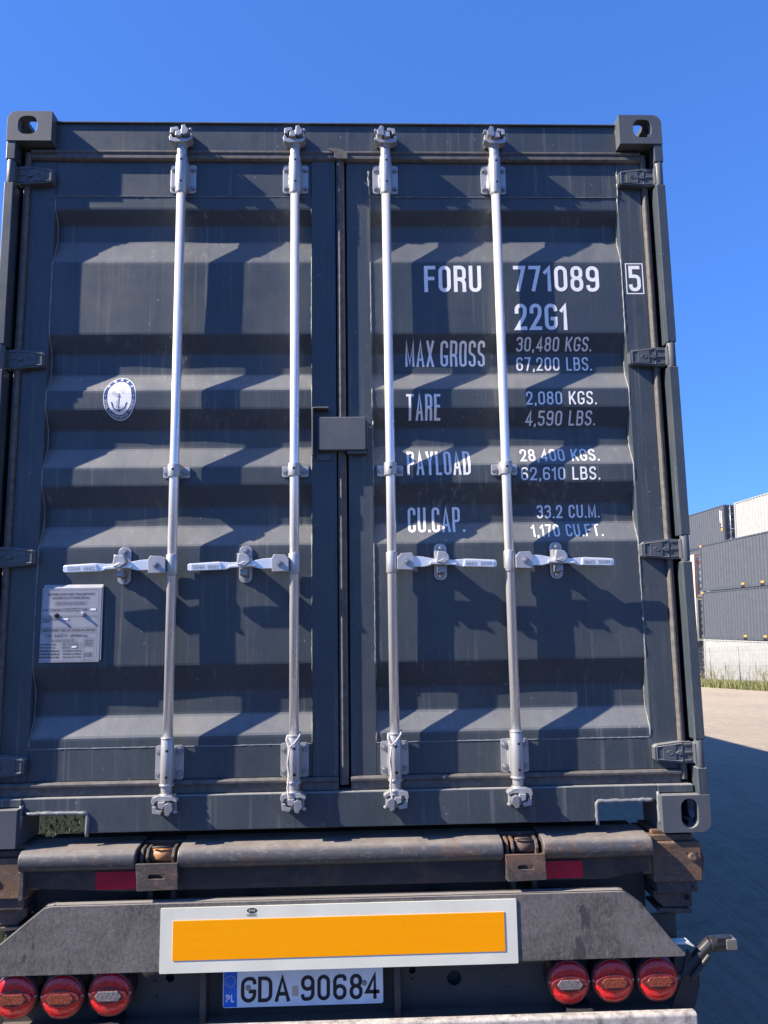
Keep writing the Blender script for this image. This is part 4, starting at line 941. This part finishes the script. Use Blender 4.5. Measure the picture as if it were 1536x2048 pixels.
# lamps
def lamp(x, z, win, label):
    y0 = -.002
    t = obj('tail_lamp', MB().cyl((x, .079, z), (x, y0 + .02, z), .066, .0705, n=40).cyl((x, y0 + .02, z), (x, y0 + .012, z), .0715, .070, n=40), 'plastic', tr, bevel=.001)
    t['label'] = label
    def dome(r, h, y, mt, nm, n=40, rings=6, dz=0):
        m = MB(); v = [(x, y - h, z + dz)]; f = []
        for k in range(1, rings + 1):
            a = k / rings; rr = r * math.sin(a * math.pi / 2); hh = h * math.cos(a * math.pi / 2)
            v += [(x + rr * math.cos(2 * math.pi * i / n), y - hh, z + dz + rr * math.sin(2 * math.pi * i / n)) for i in range(n)]
        f = [(0, 1 + (i + 1) % n, 1 + i) for i in range(n)]
        for k in range(rings - 1): f += [(1 + k * n + i, 1 + k * n + (i + 1) % n, 1 + (k + 1) * n + (i + 1) % n, 1 + (k + 1) * n + i) for i in range(n)]
        m.add(v, f, 0, True); return obj(nm, m, mt, t)
    m = MB(); m.cyl((x, y0 + .0119, z), (x, y0 + .004, z), .0695, .066, n=40); obj('lens_rim', m, 'rimlens', t, bevel=.001)
    dome(.0615, .012, y0 + .0035, 'redlens', 'lens')
    # pointed lens-shaped window across the middle
    def eye(hw, hh): return [(x + hw * math.cos(u), z + hh * math.sin(u) * (1 if abs(math.sin(u)) > 0 else 1) * (1 - .25 * abs(math.cos(u)))) for u in (2 * math.pi * i / 32 for i in range(32))]
    obj('window_rim', MB().prism(eye(.059, .026), y0 - .010, y0 + .002), 'rimlens', t, bevel=.002)
    hx = [(x - .042, z), (x - .030, z + .0145), (x + .030, z + .0145), (x + .042, z), (x + .030, z - .0145), (x - .030, z - .0145)]
    obj('window', MB().prism(hx, y0 - .0135, y0 - .0101), win, t, bevel=.0015)
    bm = bmesh.new()
    for k in range(3): text_bm(bm, ('E20', '006', 'RS')[k], x - .006, x + .006, z - .035 - k * .006, z - .031 - k * .006, .0008)
    me = bpy.data.meshes.new('lens_print'); 
    for v in bm.verts: v.co.y += y0 - .0085
    bm.to_mesh(me); bm.free(); o = obj('lens_print', me, 'rimlens', t)
    m = MB(); m.cyl((x - .064, y0 + .006, z + .002), (x - .064, y0 + .0025, z + .002), .004, n=10); m.cyl((x + .064, y0 + .006, z + .002), (x + .064, y0 + .0025, z + .002), .004, n=10); obj('lens_screw', m, 'steel', t)
for x, z, wn, lb in ((-1.036, -.443, 'amberlens', 'leftmost lamp, amber window'), (-.889, -.446, 'amberlens', 'lamp with amber window, second from the left'), (-.741, -.442, 'clearlens', 'lamp with clear window left of the number plate'),
                     (.719, -.450, 'clearlens', 'lamp with clear window right of the number plate'), (.863, -.449, 'amberlens', 'lamp with amber window between two others on the right'), (1.009, -.449, 'amberlens', 'rightmost lamp, amber window')):
    lamp(x, z, wn, lb)
# number plate
NY = .055
nf = obj('plate_holder', MB().prism(rrect(-.400, .128, -.522, -.400, .004, 2), NY - .004, NY + .012), 'plastic', tr, bevel=.002)
npl = obj('number_plate', MB().prism(rrect(-.394, .122, -.516, -.404, .006, 3), NY - .0065, NY - .0041), 'npwhite', tr)
bm = bmesh.new(); fan(bm, [Vector(p) for p in ((-.392, -.514), (-.349, -.514), (-.349, -.406), (-.392, -.406))], 0, 0)
for i in range(12): t = 2 * math.pi * i / 12; fan(bm, ellipse(-.3705 + .016 * math.cos(t), -.437 + .016 * math.sin(t), .0021, .0021, 5), -.0003, 1)
text_bm(bm, 'PL', -.384, -.358, -.499, -.477, .0042, off=-.0003, mi=2)
finish_text('country_band', bm, FLAT(NY - .0065), ['npblue', 'yellowstar', 'white'], npl, base=-.0006)
bm = bmesh.new(); zb, zt = -.502, -.425
for ch, a, b in (('G', 482.5, 513), ('D', 516.5, 545), ('A', 550, 580), ('9', 602, 629), ('0', 634.5, 660), ('6', 666, 693), ('8', 699, 725), ('4', 730, 758)):
    q = lambda p: -.394 + (p - 447) * (.516 / 319); sh = .0
    text_bm(bm, ch, q(a), q(b), zb, zt, .0112)
finish_text('registration', bm, FLAT(NY - .0065), 'ink', npl, base=-.001)
obj('validation_sticker', MB().prism(rrect(-.172, -.152, -.487, -.456, .002, 2), NY - .0072, NY - .0066), 'sticker', npl)
for x, z in ((-.3135, -.458), (.0615, -.454)):
    m = MB().cyl((x, NY - .0066, z), (x, NY - .009, z), .009, .008, n=16); m.cyl((x, NY - .009, z), (x, NY - .0115, z), .004, n=10); obj('plate_screw', m, 'steel', npl)
# step bar
m = MB(); prof = rrect(-.062, -.028, -.585, -.520, .010, 5); m.prism(prof, -1.16, 1.104, 'x'); obj('step_bar', m, 'step', tr, bevel=.006, seg=3)
for x in (-.75, .75): obj('step_bracket', MB().box(x - .04, x + .04, -.0275, .119, -.575, -.53), 'black', tr)
obj('underframe', MB().box(-.95, .95, .089, .125, -.70, -.56), 'black', tr)
# side marker arm on its bracket
m = MB().prism([(1.050, -.548), (1.128, -.548), (1.150, -.480), (1.152, -.43), (1.118, -.365), (1.085, -.47)], .015, .022); m.prism([(1.075, -.385), (1.135, -.385), (1.150, -.398), (1.118, -.44), (1.07, -.44)], .0225, .055)
obj('lamp_bracket', m, 'black', tr, bevel=.002)
m = MB(); m.tube([(1.100, .030, -.455), (1.13, .028, -.420), (1.170, .020, -.372), (1.196, .015, -.345)], .020, 10); m.tube([(1.12, .008, -.452), (1.150, .006, -.418), (1.182, .002, -.380)], .009, 8); m.cyl((1.19, .015, -.352), (1.262, .015, -.346), .023, .021, n=18)
m.prism(rrect(1.205, 1.256, -.368, -.327, .006), -.006, .016)
ma = obj('marker_arm', m, 'plastic', tr, bevel=.002)
obj('marker_lens', MB().prism(rrect(1.236, 1.272, -.364, -.331, .005), -.0095, .030), 'dulllens', ma, bevel=.002)
m = MB().prism([(1.065, -.338), (1.118, -.338), (1.135, -.352), (1.128, -.352), (1.112, -.345), (1.065, -.345)], .0, .03); obj('bracket_strip', m, 'board', tr)
# twistlocks
def twistlock(s):
    m = MB(); X = lambda v: s * v
    b = mir(s, 1.020, 1.186)
    m.box(*b, .016, .20, -.160, -.034); m.box(*mir(s, .985, 1.0199), .02, .15, -.135, -.05)
    body = obj('twistlock', m, 'lock', tr, bevel=.005)
    m = MB(); m.box(*mir(s, 1.012, 1.165), .030, .185, -.0338, -.014); m.box(*mir(s, 1.03, 1.17), .042, .17, -.0139, -.001); obj('twistlock_pad', m, 'lockdark' if s < 0 else 'lock', body, bevel=.003)
    m = MB(); m.box(*mir(s, 1.032, 1.170), .026, .18, -.196, -.1602); m.prism([(X(1.028), -.1962), (X(1.160), -.1962), (X(1.158), -.250), (X(1.060), -.250), (X(1.030), -.222)], .05, .17)
    obj('lock_housing', m, 'lockdark', body, bevel=.004)
    m = MB(); m.prism([(X(1.040), -.2502), (X(1.155), -.2555), (X(1.155), -.270), (X(1.10), -.268), (X(1.040), -.262)], .045, .16); m.cyl((X(1.10), .10, -.268), (X(1.10), .10, -.292), .018, n=16); m.cyl((X(1.10), .10, -.292), (X(1.10), .10, -.300), .013, n=6)
    obj('lock_nut', m, 'lockdark', body, bevel=.003)
    m = MB(); m.cyl((X(1.152), .016, -.080), (X(1.152), .004, -.080), .013, .011, n=16); obj('lock_pin', m, 'lock', body)
    m = MB(); 
    for q, zz in ((1.14, -.220),): m.cyl((X(q), .0499, zz), (X(q), .0490, zz), .009, n=16)
    m.cyl((X(1.152), .0259, -.178), (X(1.152), .0250, -.178), .004, n=12)
    for dx in (-.016, .016): m.cyl((X(1.152 + dx), .0159, -.070), (X(1.152 + dx), .0150, -.070), .0028, n=8)
    obj('lock_hole', m, 'hole', body)
    m = MB().tube([(X(1.183), .07, -.055), (X(1.198), .06, -.065), (X(1.204), .055, -.10), (X(1.200), .055, -.135), (X(1.185), .06, -.150)], .0065, 8); obj('lock_handle', m, 'lockdark', body)
    if s > 0:
        bm = bmesh.new(); text_bm(bm, 'JOST', 1.060, 1.100, -.052, -.043, .0016); text_bm(bm, '0331', 1.068, 1.100, -.070, -.061, .0014); text_bm(bm, 'D 26', 1.075, 1.100, -.088, -.079, .0014)
        finish_text('cast_lettering', bm, FLAT(.016), 'lock', body, base=-.0012)
twistlock(1); twistlock(-1)
# rails, axles, wheels, legs further forward
for x in (-.45, .45): obj('chassis_rail', MB().box(x - .06, x + .06, .261, 12.6, -.42, -.14), 'black', tr)
for y in (2.2, 3.9, 5.6, 7.5, 9.6, 11.8): obj('crossmember', MB().box(-1.15, 1.15, y, y + .12, -.14, -.03), 'black', tr)
def wheel(x, y):
    s = 1 if x > 0 else -1; r = .49; zc = gz(y) + r - .012
    prof_ = [(0, .30), (0, .44), (.03, .49), (.30, .49), (.33, .44), (.33, .30)]; m = MB(); n = 32; v = []
    for i in range(n):
        a = 2 * math.pi * i / n
        for t, rr in prof_: v.append((x - s * t, y + rr * math.cos(a), zc + rr * math.sin(a)))
    k = len(prof_); m.add(v, [(i * k + j, i * k + j + 1, ((i + 1) % n) * k + j + 1, ((i + 1) % n) * k + j) for i in range(n) for j in range(k - 1)], 0, True)
    o = obj('wheel', m, 'tyre', tr); rm = MB().cyl((x - s * .06, y, zc), (x - s * .12, y, zc), .30, .28, n=28); rm.cyl((x - s * .02, y, zc), (x - s * .07, y, zc), .12, n=16); obj('rim', rm, 'black', o)
for y in (1.9, 3.2, 4.5):
    for x in (-1.2, 1.2): wheel(x, y)
    obj('axle', MB().cyl((-1.0, y, gz(y) + .48), (1.0, y, gz(y) + .48), .07, n=16), 'black', tr)
for x in (-.75, .75): obj('landing_leg', MB().box(x - .06, x + .06, 10.4, 10.52, gz(10.4) - .02, -.15), 'black', tr)
